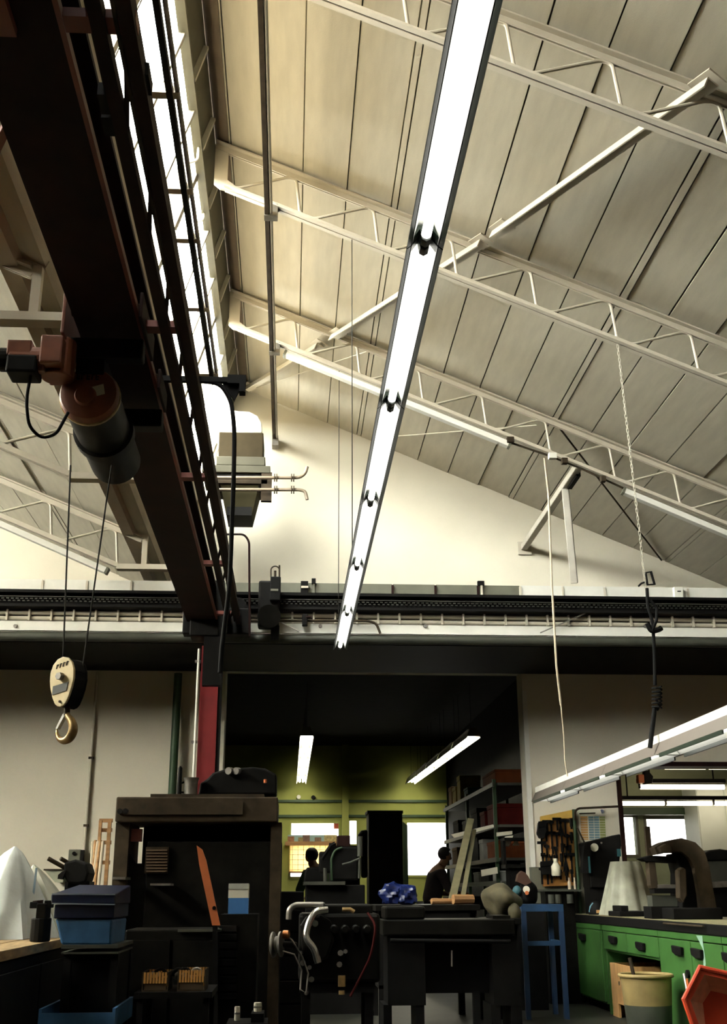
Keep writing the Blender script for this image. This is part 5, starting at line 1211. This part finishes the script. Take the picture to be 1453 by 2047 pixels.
t.part('rim', MB().tube([(bx_+.20*math.cos(a*math.pi/16), c.y+.20*math.sin(a*math.pi/16), bh-.02) for a in range(32)], .014, 8, closed=True), m_bin, smooth=True)
single('scrap_bar', 'short dark bar sticking out of the waste bin', 'scrap', MB().tube([(bx_-.02, c.y, .03), (bx_-.08, c.y+.12, bh+.10)], .015, 8), m_rust)
single('broom_stick', 'grey stick leaning at the kneehole corner behind the bin', 'stick', MB().cyl((FX-.06, c.y-.35, .012), (FX-.03, c.y-.1, .50), .012, 8), m_steel)
# red tub leaning, close to the bench end
t = Thing('red_tub', 'bright red plastic tub tilted on its side near the bench', 'tub', (P(1430, 2000, 6.6).x, 6.6, .25))
Yt = 6.6
out = [(1394, 1936), (1500, 1958), (1500, 2150), (1420, 2110), (1400, 2060), (1368, 1998)]
a = [P(1398, 1934, Yt), P(1520, 1960, Yt), P(1520, 2110, Yt), P(1405, 2110, Yt), P(1367, 1997, Yt)]
off = Vector((.05, .32, .02))
inn = [P(1408, 1948, Yt), P(1508, 1972, Yt), P(1508, 2100, Yt), P(1415, 2100, Yt), P(1380, 2000, Yt)]
bot = [p + Vector((.03, .14, 0)) for p in [P(1428, 1985, Yt), P(1495, 2000, Yt), P(1495, 2080, Yt), P(1420, 2080, Yt), P(1412, 2010, Yt)]]
mb = MB(); n = 5; mb.add(a + inn, [(i, (i+1) % n, (i+1) % n + n, i+n) for i in range(n)])
t.part('rim', MB().tube(a, .016, 8, closed=True), m_tub)
t.part('rim_flange', mb, m_tub)
t.part('inner_wall', MB().add(inn + bot, [(i, (i+1) % n, (i+1) % n + n, i+n) for i in range(n)]), m_tubin)
t.part('floor', MB().add(bot + [p + Vector((0, .01, 0)) for p in bot], [tuple(range(n)), tuple(range(n, 2*n))]), m_tub)
t.part('outer_wall', MB().add(a + [p + Vector((0, .02, 0)) for p in bot], [(i, (i+1) % n, (i+1) % n + n, i+n) for i in range(n)]), m_tub)
sup = min(p.z for p in a)
t2 = Thing('tub_trestle', 'dark trestle carrying the red tub', 'trestle', (P(1440, 2040, Yt).x, Yt+.2, 0))
if sup > .02:
    t2.part('block', MB().box((a[3].x-.02, Yt-.02, 0), (a[1].x, Yt+.4, max(sup-.02, .02))), m_black)

# ------------------------------------------------------------------ things on the bench
BT = .882
def bx3(px, py, Y): return P(px, py, Y)
# arched rusty guard
Yg = 9.6
t = Thing('grinder_guard', 'big rusty arched guard of a machine standing on the green bench', 'machine', (P(1365, 1830, Yg).x, Yg+.3, BT))
outer = [(1308, 1694), (1318, 1688), (1326, 1684), (1335, 1680), (1362, 1675), (1390, 1684), (1408, 1702), (1418, 1732), (1424, 1770), (1436, 1835)]
inner = [(1314, 1708), (1322, 1707), (1332, 1704), (1345, 1700), (1362, 1702), (1378, 1715), (1388, 1735), (1394, 1765), (1398, 1790), (1402, 1835)]
po = [P(x, y_, Yg) for x, y_ in outer]; pi = [P(x, y_, Yg) for x, y_ in inner]
D = Vector((.06, .45, 0)); n = len(po); mb = MB()
mb.add(po + pi + [p + D for p in po] + [p + D for p in pi], [(i, i+1, n+i+1, n+i) for i in range(n-1)] + [(2*n+i, 2*n+i+1, 3*n+i+1, 3*n+i) for i in range(n-1)] + [(i, i+1, 2*n+i+1, 2*n+i) for i in range(n-1)] + [(n+i, n+i+1, 3*n+i+1, 3*n+i) for i in range(n-1)] + [(0, n, 3*n, 2*n), (n-1, 2*n-1, 4*n-1, 3*n-1)])
t.part('arched_guard', mb, m_rust)
t.part('machine_body', MB().pxpoly([(1352, 1706), (1366, 1704), (1386, 1735), (1396, 1790), (1398, 1836), (1362, 1836), (1362, 1745)], Yg+.12, .3), m_black, bevel=.01)
t.part('fist_block', MB().pxpoly([(1316, 1694), (1330, 1686), (1342, 1692), (1344, 1705), (1322, 1705)], Yg-.05, .1), m_rust, bevel=.01)
t.part('round_foot', MB().pxpoly([(1356, 1740), (1364, 1733), (1372, 1738), (1374, 1790), (1366, 1805), (1358, 1795)], Yg-.02, .1), m_rust, bevel=.01)
t.part('base', MB().box((max(FX-.02, P(1345, 1830, Yg-.1).x), Yg-.1, BT), (P(1445, 1830, Yg-.1).x, Yg+.4, P(1370, 1815, Yg-.1).z)), m_black, bevel=.01)
# C frame arbor press
Yp = 9.8
t = Thing('arbor_press', 'dark steel C-frame press clamp standing beside the arched guard', 'press', (P(1310, 1810, Yp).x, Yp+.1, BT))
t.part('frame', MB().pxpoly([(1296, 1722), (1310, 1722), (1310, 1726), (1316, 1775), (1304, 1777), (1300, 1770)], Yp, .1), m_rust, bevel=.006)
t.part('upper_arm', MB().pxpoly([(1278, 1716), (1300, 1710), (1352, 1712), (1352, 1726), (1290, 1722)], Yp-.01, .12), m_black, bevel=.006)
t.part('lower_jaw', MB().pxbox(1313, 1768, 1356, 1776, Yp, .1), m_steel, bevel=.004)
t.part('bed', MB().pxbox(1308, 1776, 1358, 1786, Yp-.01, .14), m_black)
t.part('pillar', MB().pxbox(1304, 1790, 1356, 1813, Yp+.02, .14), m_gal); t.part('foot', MB().box((P(1300, 1812, Yp).x, Yp-.02, BT), (P(1360, 1812, Yp).x, Yp+.2, P(1320, 1812, Yp).z)), m_black)
t.part('top_block', MB().pxbox(1292, 1652, 1302, 1722, Yp+.06, .04), m_rust)
# white sheet
cw = P(1268, 1800, 11.2)
t = Thing('white_sheet', 'dirty white sheet draped over a form on the green bench', 'sheet', (cw.x, 11.45, BT))
mb = MB(); n = 44; rows = 12; vs = []; fs = []; zt = P(1262, 1722, 11.3).z
for j in range(rows+1):
    h = j/rows
    for k in range(n):
        a = 2*math.pi*k/n; f = 1 + (.07*math.sin(7*a+1) + .05*math.sin(13*a+2+h))*(1-h*.5)
        rx = (.275 - .13*h)*f; ry = (.22 - .08*h)*f
        vs.append((cw.x+.015 + rx*math.cos(a), 11.45 + ry*math.sin(a), BT + .002 + (zt-BT)*h))
for j in range(rows):
    for k in range(n): fs.append((j*n+k, j*n+(k+1)%n, (j+1)*n+(k+1)%n, (j+1)*n+k))
mb.add(vs, fs + [tuple(rows*n+k for k in range(n))])
t.part('cloth', mb, m_tarp, smooth=True)
t.part('top_hole', MB().cyl((cw.x+.06, 11.38, zt-.005), (cw.x+.06, 11.38, zt+.004), .05, 16), m_rust)
# small things on the bench top
t = Thing('small_crate', 'small grey-brown box with an orange end next to the white sheet', 'box', (P(1230, 1805, 11.8).x, 11.8, BT))
t.part('box_body', MB().box((P(1231, 1790, 11.7).x, 11.7, BT), (P(1256, 1790, 11.7).x, 11.86, P(1230, 1776, 11.7).z)), mat('olive_grey', (.07, .06, .03), .7)); t.part('orange_end', MB().box((P(1219, 1790, 11.7).x, 11.71, BT), (P(1230, 1790, 11.7).x, 11.84, P(1210, 1777, 11.7).z)), m_ply)
t = Thing('black_vise', 'flat black machine vise on the bench edge', 'vise', (FX+.2, 10.95, BT))
t.part('bed', MB().box((FX+.0, 10.75, BT), (FX+.30, 11.15, BT+.045)), m_black, bevel=.006); t.part('jaw', MB().box((FX+.03, 10.8, BT+.045), (FX+.10, 11.1, BT+.095)), m_black, bevel=.006); t.part('screw', MB().cyl((FX+.30, 10.9, BT+.03), (FX+.44, 10.9, BT+.03), .014, 10), m_rust)
t = Thing('helmet', 'black rounded helmet with a pale blue stripe on the bench', 'helmet', (FX+.065, 11.8, BT))
cc = Vector((FX+.065, 11.8, BT))
t.part('shell', MB().lathe([(.086, 0), (.09, .04), (.08, .085), (.05, .12), (.01, .13)], cc, (0,0,1), 22), m_black, smooth=True); t.part('stripe', MB().tube([cc + Vector((-.085, -.02, .025)), cc + Vector((-.075, -.035, .075)), cc + Vector((-.045, -.035, .112))], .008, 8), mat('pale_blue2', (.12, .25, .3), .5)); t.part('yellow_patch', MB().box((cc.x-.03, cc.y-.096, .015+BT), (cc.x+.025, cc.y-.084, .045+BT)), m_ply)
# black box machine at the pier
t = Thing('black_drill_machine', 'black box-shaped machine with slanted top standing at the pier', 'machine', (P(1205, 1780, 12.0).x, 12.0, BT))
t.part('body', MB().pxpoly([(1170, 1684), (1240, 1667), (1242, 1690), (1236, 1745), (1228, 1775), (1180, 1775), (1178, 1745), (1172, 1705)], 11.95, .3), m_black, bevel=.012)
t.part('left_arm', MB().pxpoly([(1168, 1690), (1180, 1690), (1182, 1706), (1178, 1745), (1164, 1745), (1166, 1708)], 11.9, .1), m_black)
t.part('teal_strip', MB().pxbox(1176, 1712, 1180, 1745, 11.895, .02).pxbox(1234, 1697, 1241, 1712, 11.93, .03), mat('teal_paint', (.015, .07, .08), .5))
t.part('pale_dial', MB().cyl(P(1188, 1694, 11.93), P(1188, 1694, 11.96), .042, 16), m_paper); t.part('stud', MB().cyl(P(1202, 1685, 11.93), P(1202, 1685, 11.96), .012, 8), m_chrome)
t.part('stand', MB().box((P(1180, 1770, 11.95).x, 11.98, BT), (P(1228, 1770, 11.95).x, 12.22, P(1200, 1772, 11.95).z)), m_black)

# tool board on the pier
yt = WALL-.06
t = Thing('tool_board', 'orange-yellow plywood tool board hanging on the pier', 'tool board', P(1115, 1780, yt))
t.part('board', MB().pxpoly([(1080, 1633), (1148, 1619), (1150, 1770), (1086, 1772)], yt, .03), mat('tool_board_wood', (.42, .16, .035), .6, col2=(.50, .27, .06), scale=3))
t.part('light_strip', MB().pxpoly([(1080, 1632), (1148, 1618), (1148, 1633), (1081, 1643)], yt-.012, .012), mat('board_yellow', (.58, .36, .07), .6))
t.part('back_batten', MB().pxpoly([(1090, 1650), (1144, 1640), (1144, 1660), (1090, 1668)], yt+.03, .028), m_wood)
rt = random.Random(11); kinds = ['wrench', 'hammer', 'pliers', 'file', 'screwdriver', 'ratchet']
def tool(px, py, L, kind, k):
    c = P(px, py, yt-.03); w = .019
    mb = MB()
    y = yt-.028
    mb.box((c.x-w/2, y, c.z-L), (c.x+w/2, y+.014, c.z))
    if kind == 0: mb.prism([(c.x-.022, y, c.z+.025), (c.x-.022, y, c.z-.012), (c.x+.022, y, c.z-.012), (c.x+.022, y, c.z+.025), (c.x+.009, y, c.z+.025), (c.x+.009, y, c.z+.005), (c.x-.009, y, c.z+.005), (c.x-.009, y, c.z+.025)], (0, .014, 0))
    elif kind == 1: mb.box((c.x-.05, y-.006, c.z), (c.x+.045, y+.016, c.z+.03))
    elif kind == 2: mb.bar((c.x-.004, y+.007, c.z-L*.3), (c.x-.03, y+.007, c.z-L), .012, .012).bar((c.x+.004, y+.007, c.z-L*.3), (c.x+.03, y+.007, c.z-L), .012, .012).box((c.x-.014, y, c.z-.02), (c.x+.014, y+.014, c.z+.03))
    elif kind == 3: mb.box((c.x-.016, y-.004, c.z-L*.35), (c.x+.016, y+.014, c.z))
    elif kind == 4: mb.cyl((c.x, y+.007, c.z-.07), (c.x, y+.007, c.z+.02), .018, 10)
    else: mb.box((c.x-.03, y, c.z-.01), (c.x+.03, y+.016, c.z+.012)).cyl((c.x, y-.01, c.z), (c.x, y+.012, c.z), .022, 10)
    return mb
pos = []
for row, py in enumerate((1646, 1668, 1690, 1712, 1738)):
    for q in range(7): pos.append((1084 + 9.5*q + rt.uniform(-2, 2), py + rt.uniform(-3, 3) - (q*1.2 if row == 0 else 0), rt.uniform(.08, .17)))
nth = ['top', 'second', 'third', 'fourth', 'lowest']
for k, (px, py, L) in enumerate(pos):
    kd = rt.randrange(6)
    single('hand_tool', 'black %s, %s from the green post in the %s row of the tool board' % (kinds[kd], cnt[6 - k % 7], nth[k // 7]), 'tool', tool(px, py, L, kd, k), m_black, 'tools on the tool board')
t = Thing('tool_pouch', 'black tool pouch hanging at the edge of the tool board', 'pouch', P(1082, 1675, yt-.05))
t.part('pouch', MB().pxpoly([(1076, 1644), (1090, 1642), (1094, 1660), (1088, 1676), (1078, 1676), (1074, 1668)], yt-.09, .05), m_black, bevel=.01)
t.part('flap', MB().pxpoly([(1076, 1642), (1092, 1640), (1092, 1652), (1076, 1655)], yt-.10, .012), m_black, bevel=.004)
t = Thing('tool_pouch', 'broad black tool pouch low on the tool board beside a white bottle', 'pouch', P(1090, 1750, yt-.05))
t.part('pouch', MB().pxpoly([(1080, 1724), (1106, 1722), (1102, 1748), (1084, 1749)], yt-.09, .05), m_black, bevel=.01); t.part('flap', MB().pxpoly([(1080, 1722), (1107, 1720), (1107, 1730), (1080, 1733)], yt-.10, .012), m_black, bevel=.004)
t = Thing('white_bottle', 'white plastic bottle low on the tool board', 'bottle', P(1112, 1752, yt-.1))
c = P(1112, 1751, yt-.1); hh = P(1112, 1716, yt-.1).z - c.z
t.part('bottle_body', MB().lathe([(.045, 0), (.052, .01), (.052, hh*.55), (.03, hh*.72), (.022, hh*.8)], c, (0,0,1), 18), mat('white_plastic', (.72, .68, .52), .5), smooth=True); t.part('cap', MB().lathe([(.025, hh*.8), (.025, hh), (.02, hh)], c, (0,0,1), 14), mat('white_plastic', (.72, .68, .52), .5), smooth=True)
t = Thing('board_shelf', 'narrow metal shelf below the tool board with small tins', 'shelf', P(1120, 1780, 12.3))
zs_ = P(1120, 1778, 12.3).z
t.part('shelf_board', MB().box((P(1085, 1778, 12.3).x, 12.3, zs_-.02), (P(1162, 1778, 12.3).x, WALL-.013, zs_)), m_gal)
t.part('body', MB().box((P(1090, 1790, 12.35).x, 12.36, 0), (P(1148, 1790, 12.35).x, WALL-.013, zs_-.02)), m_soot)
for px, py in ((1102, 1790), (1116, 1792), (1140, 1792)): t.part('tin', MB().cyl((P(px, py, 12.3).x, 12.32, zs_-.14), (P(px, py, 12.3).x, 12.32, zs_-.05), .035, 12), m_gal, smooth=True)
for px in (1138, 1149):
    c = P(px, 1768, 12.35); c.z = zs_ + .001
    single('small_bottle', 'small pale bottle on the narrow shelf, %s' % ('the thicker one' if px == 1138 else 'the slim one at its end'), 'bottle', MB().lathe([(.018 if px == 1138 else .012, 0), (.018 if px == 1138 else .012, .07), (.008, .09), (.008, .12)], c, (0,0,1), 12), m_cord, smooth=True)
# poster
yp = WALL-.012
t = Thing('wall_chart', 'paper wall chart with orange, blue and green columns on the pier', 'chart', P(1184, 1682, yp))
t.part('paper', MB().pxpoly([(1155, 1619), (1208, 1618), (1212, 1682), (1158, 1683)], yp, .008), m_paper)
for x0, x1, cc, nm in ((1160, 1174, (.50, .27, .08), 'orange'), (1176, 1186, (.15, .25, .30), 'blue'), (1187, 1197, (.17, .27, .31), 'blue'), (1198, 1209, (.25, .28, .08), 'green')):
    col = t.part(nm + '_column', MB().pxpoly([(x0, 1632), (x1, 1632), (x1+2, 1679), (x0+2, 1679)], yp-.002, .002), mat('chart_%s' % nm, cc, .8, var=.1, scale=30))
for k in range(9): t.part('row_line', MB().pxpoly([(1159, 1636+5*k), (1210, 1636+5*k), (1210, 1637+5*k), (1159, 1637+5*k)], yp-.004, .0015), m_paper)
t.part('heading', MB().pxpoly([(1158, 1625), (1190, 1624), (1190, 1627), (1158, 1628)], yp-.003, .002), m_rust); t.part('emblem', MB().cyl(P(1203, 1622, yp-.003), P(1203, 1622, yp), .022, 14), mat('emblem_blue', (.07, .08, .13), .6))
# post and cable by the board
xg = P(1152, 1700, WALL-.09).x
t = Thing('green_post', 'thin dark green post with a cable beside the tool board', 'post', (xg, WALL-.09, 0))
t.part('post', MB().cyl((xg, WALL-.09, 0), (xg, WALL-.09, P(1150, 1618, WALL-.09).z), .02, 10), m_greend, smooth=True)
t.part('cable', MB().tube(smoothpath([P(1149, 1640, WALL-.13), P(1149, 1622, WALL-.13), P(1156, 1616, WALL-.13), P(1236, 1612, WALL-.13)], .06), .012, 8), m_rust, smooth=True)
t.part('slack_cable', MB().tube([P(1154, 1655, WALL-.13), P(1162, 1672, WALL-.13), P(1170, 1688, WALL-.13)], .009, 8), m_rust, smooth=True)

# ------------------------------------------------------------------ annex
def annex_lamp(x0, x1, py, Y, n, label, cut=None):
    a, b = P(x0, py, Y), P(x1, py, Y); z = a.z
    t = Thing('annex_light', label, 'light', ((a.x+b.x)/2, Y, z), 'lights of the annex')
    t.part('dark_carrier', MB().box((a.x-.02, Y-.03, z+.05), (b.x, Y+.03, z+.10)), m_black)
    for k in range(n):
        xa = a.x + (b.x-a.x)*k/n; xb = a.x + (b.x-a.x)*(k+1)/n
        t.part('tube', MB().cyl((xa+.02, Y, z), (xb-.02, Y, z), .030, 12), m_tubew, smooth=True)
        t.part('holder', MB().box((xa-.0, Y-.02, z-.02), (xa+.018, Y+.02, z+.05)), m_black)
    for x in (a.x+.15, b.x-.15): t.part('hanger', MB().box((x-.008, Y-.008, z+.10), (x+.008, Y+.008, 3.0)), m_black)
annex_lamp(1277, 1450, 1573, 14.3, 1, 'warm single-tube light of the annex below the orange reel')
annex_lamp(1234, 1520, 1606, 15.6, 3, 'warm row of tubes deepest inside the annex')
annex_lamp(1325, 1500, 1533, 13.4, 2, 'row of tubes right behind the annex lintel')
t = Thing('cable_reel', 'orange and black cable reel hanging beside the warm annex light', 'reel', P(1285, 1585, 14.2))
t.part('orange_drum', MB().pxbox(1276, 1548, 1288, 1565, 14.15, .1), m_woodo, bevel=.01); t.part('black_frame', MB().pxpoly([(1288, 1540), (1296, 1540), (1306, 1552), (1304, 1566), (1288, 1568)], 14.16, .1), m_black, bevel=.01)
t.part('bracket', MB().box((P(1290, 1545, 14.2).x-.015, 14.18, P(1290, 1542, 14.2).z), (P(1290, 1545, 14.2).x+.015, 14.22, 3.0)), m_black)
m_cup = mat('cupboard_white', (.74, .80, .76), .5, var=.03)
t = Thing('white_wardrobe', 'tall white cupboard with vertical door gaps in the annex', 'cupboard', (P(1440, 1700, 16.0).x, 16.3, 0))
xa = P(1398, 1650, 16.0).x; zt = P(1420, 1568, 16.0).z
t.part('body', MB().box((xa, 16.02, .05), (xa+1.6, 16.6, zt)), m_cup)
for k in range(4): t.part('door', MB().box((xa+.01+.4*k, 16.0, .07), (xa+.39+.4*k, 16.018, zt-.02)), m_cup, bevel=.004)
t.part('plinth', MB().box((xa+.02, 16.05, 0), (xa+1.58, 16.58, .05)), m_black)
t = Thing('round_machine', 'dark round-topped machine with a pale panel in the annex', 'machine', (P(1445, 1800, 13.6).x, 13.7, 0))
t.part('hood', MB().pxpoly([(1408, 1705), (1420, 1699), (1440, 1697), (1480, 1703), (1480, 1720), (1410, 1722)], 13.6, .4), m_black, bevel=.02)
t.part('panel', MB().pxpoly([(1414, 1720), (1480, 1722), (1480, 1762), (1418, 1764)], 13.62, .3), m_gal); t.part('ledge', MB().pxpoly([(1412, 1764), (1480, 1760), (1480, 1772), (1418, 1775)], 13.5, .3), m_steel)
t.part('body', MB().box((P(1412, 1780, 13.62).x, 13.62, 0), (P(1480, 1780, 13.62).x, 14.0, P(1440, 1770, 13.62).z)), m_black)
t = Thing('annex_beam', 'dark green cross beam over the annex windows', 'beam', (5.5, 16.6, P(1300, 1620, 16.6).z))
zz_ = P(1320, 1622, 16.6).z
t.part('beam', MB().box((3.71, 16.55, zz_-.05), (P(1392, 1620, 16.6).x, 16.7, zz_+.05)), m_greend)

# ================================================================== PEOPLE
def skin_mesh(name, verts, edges, radii, m, parent, base, sub=2):
    me = bpy.data.meshes.new(name); me.from_pydata([tuple(Vector(v)) for v in verts], edges, []); me.materials.append(m)
    o = bpy.data.objects.new(name, me); COL.objects.link(o); o.parent = parent
    sk = o.modifiers.new('skin', 'SKIN'); sk.use_smooth_shade = True
    for i, r in enumerate(radii):
        me.skin_vertices[0].data[i].radius = (r, r) if not isinstance(r, tuple) else r
    me.skin_vertices[0].data[0].use_root = True
    s = o.modifiers.new('sub', 'SUBSURF'); s.levels = sub; s.render_levels = sub
    return o
def person(label, base, rz, lean, armz, shirt, sleeve=True):
    # local frame: faces +Y, stands on z = 0; lean bends the trunk forward, armz is the height of the hands
    r = bpy.data.objects.new('person', None); COL.objects.link(r); r.location = base; r.rotation_euler = (0, 0, rz); tag(r, label, 'person')
    sl, cl = math.sin(lean), math.cos(lean)
    def tr(h, f=0, x=0): return (x, h*sl + f*cl, .93 + h*cl - f*sl)
    V = [(0, 0, .93), tr(.18), tr(.36), tr(.48), tr(.56, .02), tr(.62, .045)]
    Rr = [.13, .115, .135, .10, .052, .052]; E = [(0,1), (1,2), (2,3), (3,4), (4,5)]
    def add(v, rad, par): V.append(v); Rr.append(rad); E.append((par, len(V)-1)); return len(V)-1
    # head: cranium, face, chin, nose
    hd = add(tr(.70, .06), .078, 5); add(tr(.78, .055), .070, hd); ch = add(tr(.645, .115), .035, 5)
    ns = add(tr(.695, .155), .012, hd)
    for s in (-1, 1): add(tr(.70, .05, s*.088), .014, hd)
    arms = {}
    for s in (-1, 1):
        sh = add(tr(.45, 0, s*.17), .058, 3); el = add((s*.24, .48*sl + .10, .93 + .48*cl - .30), .042, sh)
        wr = add((s*.17, .48*sl + .34, armz), .028, el); pm = add((s*.155, .48*sl + .41, armz-.01), .030, wr)
        arms[s] = (sh, el, wr)
        for q in range(4):
            x = s*(.155 + (q-1.5)*.019); f1 = add((x, .48*sl + .455 + .006*(q in (1, 2)), armz-.012), .0095, pm); add((x, .48*sl + .485 + .008*(q in (1, 2)), armz-.035), .0085, f1)
        th = add((s*.155 - s*.042, .48*sl + .40, armz-.015), .0105, pm); add((s*.155 - s*.052, .48*sl + .435, armz-.03), .009, th)
    L = {}
    for s in (-1, 1):
        hp_ = add((s*.095, 0, .88), .09, 0); kn = add((s*.105, .02, .49), .062, hp_); an = add((s*.11, -.02, .09), .042, kn); to = add((s*.12, .12, .04), .036, an)
        L[s] = (hp_, kn, an, to)
    skin_mesh('body', V, E, Rr, m_skin, r, base)
    # shirt
    idx = [0, 1, 2, 3, arms[-1][0], arms[-1][1], arms[1][0], arms[1][1]]
    sv = [V[i] for i in idx]; sv[0] = (0, 0, .90); se = [(0,1), (1,2), (2,3), (3,4), (4,5), (3,6), (6,7)]; sr = [.155, .14, .155, .115, .078, .06, .078, .06]
    skin_mesh('shirt', sv, se, sr, shirt, r, base)
    tv = [(0, 0, .94)]; te = []; trr = [.148]
    for s in (-1, 1):
        b0 = len(tv); tv += [V[L[s][0]], V[L[s][1]], V[L[s][2]]]; te += [(0, b0), (b0, b0+1), (b0+1, b0+2)]; trr += [.105, .078, .066]
    skin_mesh('trousers', tv, te, trr, m_trous, r, base)
    for s in (-1, 1): skin_mesh('shoe', [(s*.11, -.05, .045), (s*.115, .06, .042), (s*.12, .17, .032)], [(0,1), (1,2)], [.045, .043, .034], m_black, r, base)
    # hair cap
    mb = MB(); c = Vector(tr(.735, .035)); mb.ball(c, (.093, .102, .10), 18, 12)
    mb.v = [v if not (v.y - c.y > .045 and v.z < c.z + .03) else Vector((v.x, c.y + .045, v.z)) for v in mb.v]
    h = link('hair', mb, m_hair, Vector((0,0,0)), r, smooth=True)
    return r
p1 = P(645, 1700, 16.2); person('person in a green shirt bending over work before the gridded board', (p1.x, 16.2, 0), math.radians(35), math.radians(18), 1.05, m_shirtg)
p2 = P(857, 1700, 16.4); person('person in dark clothes leaning over a table before the bright far window', (p2.x, 16.4, 0), math.radians(-80), math.radians(16), 1.08, m_shirtd)
legs_table('work_table', 'dark work table in front of the worker in dark clothes', 'table', p2.x+.25, p2.x+1.0, 15.9, 16.9, 1.05, m_soot, m_black)
legs_table('assembly_table', 'dark table in front of the worker in the green shirt', 'table', p1.x-.75, p1.x+.3, 16.55, 17.2, .98, m_soot, m_black)
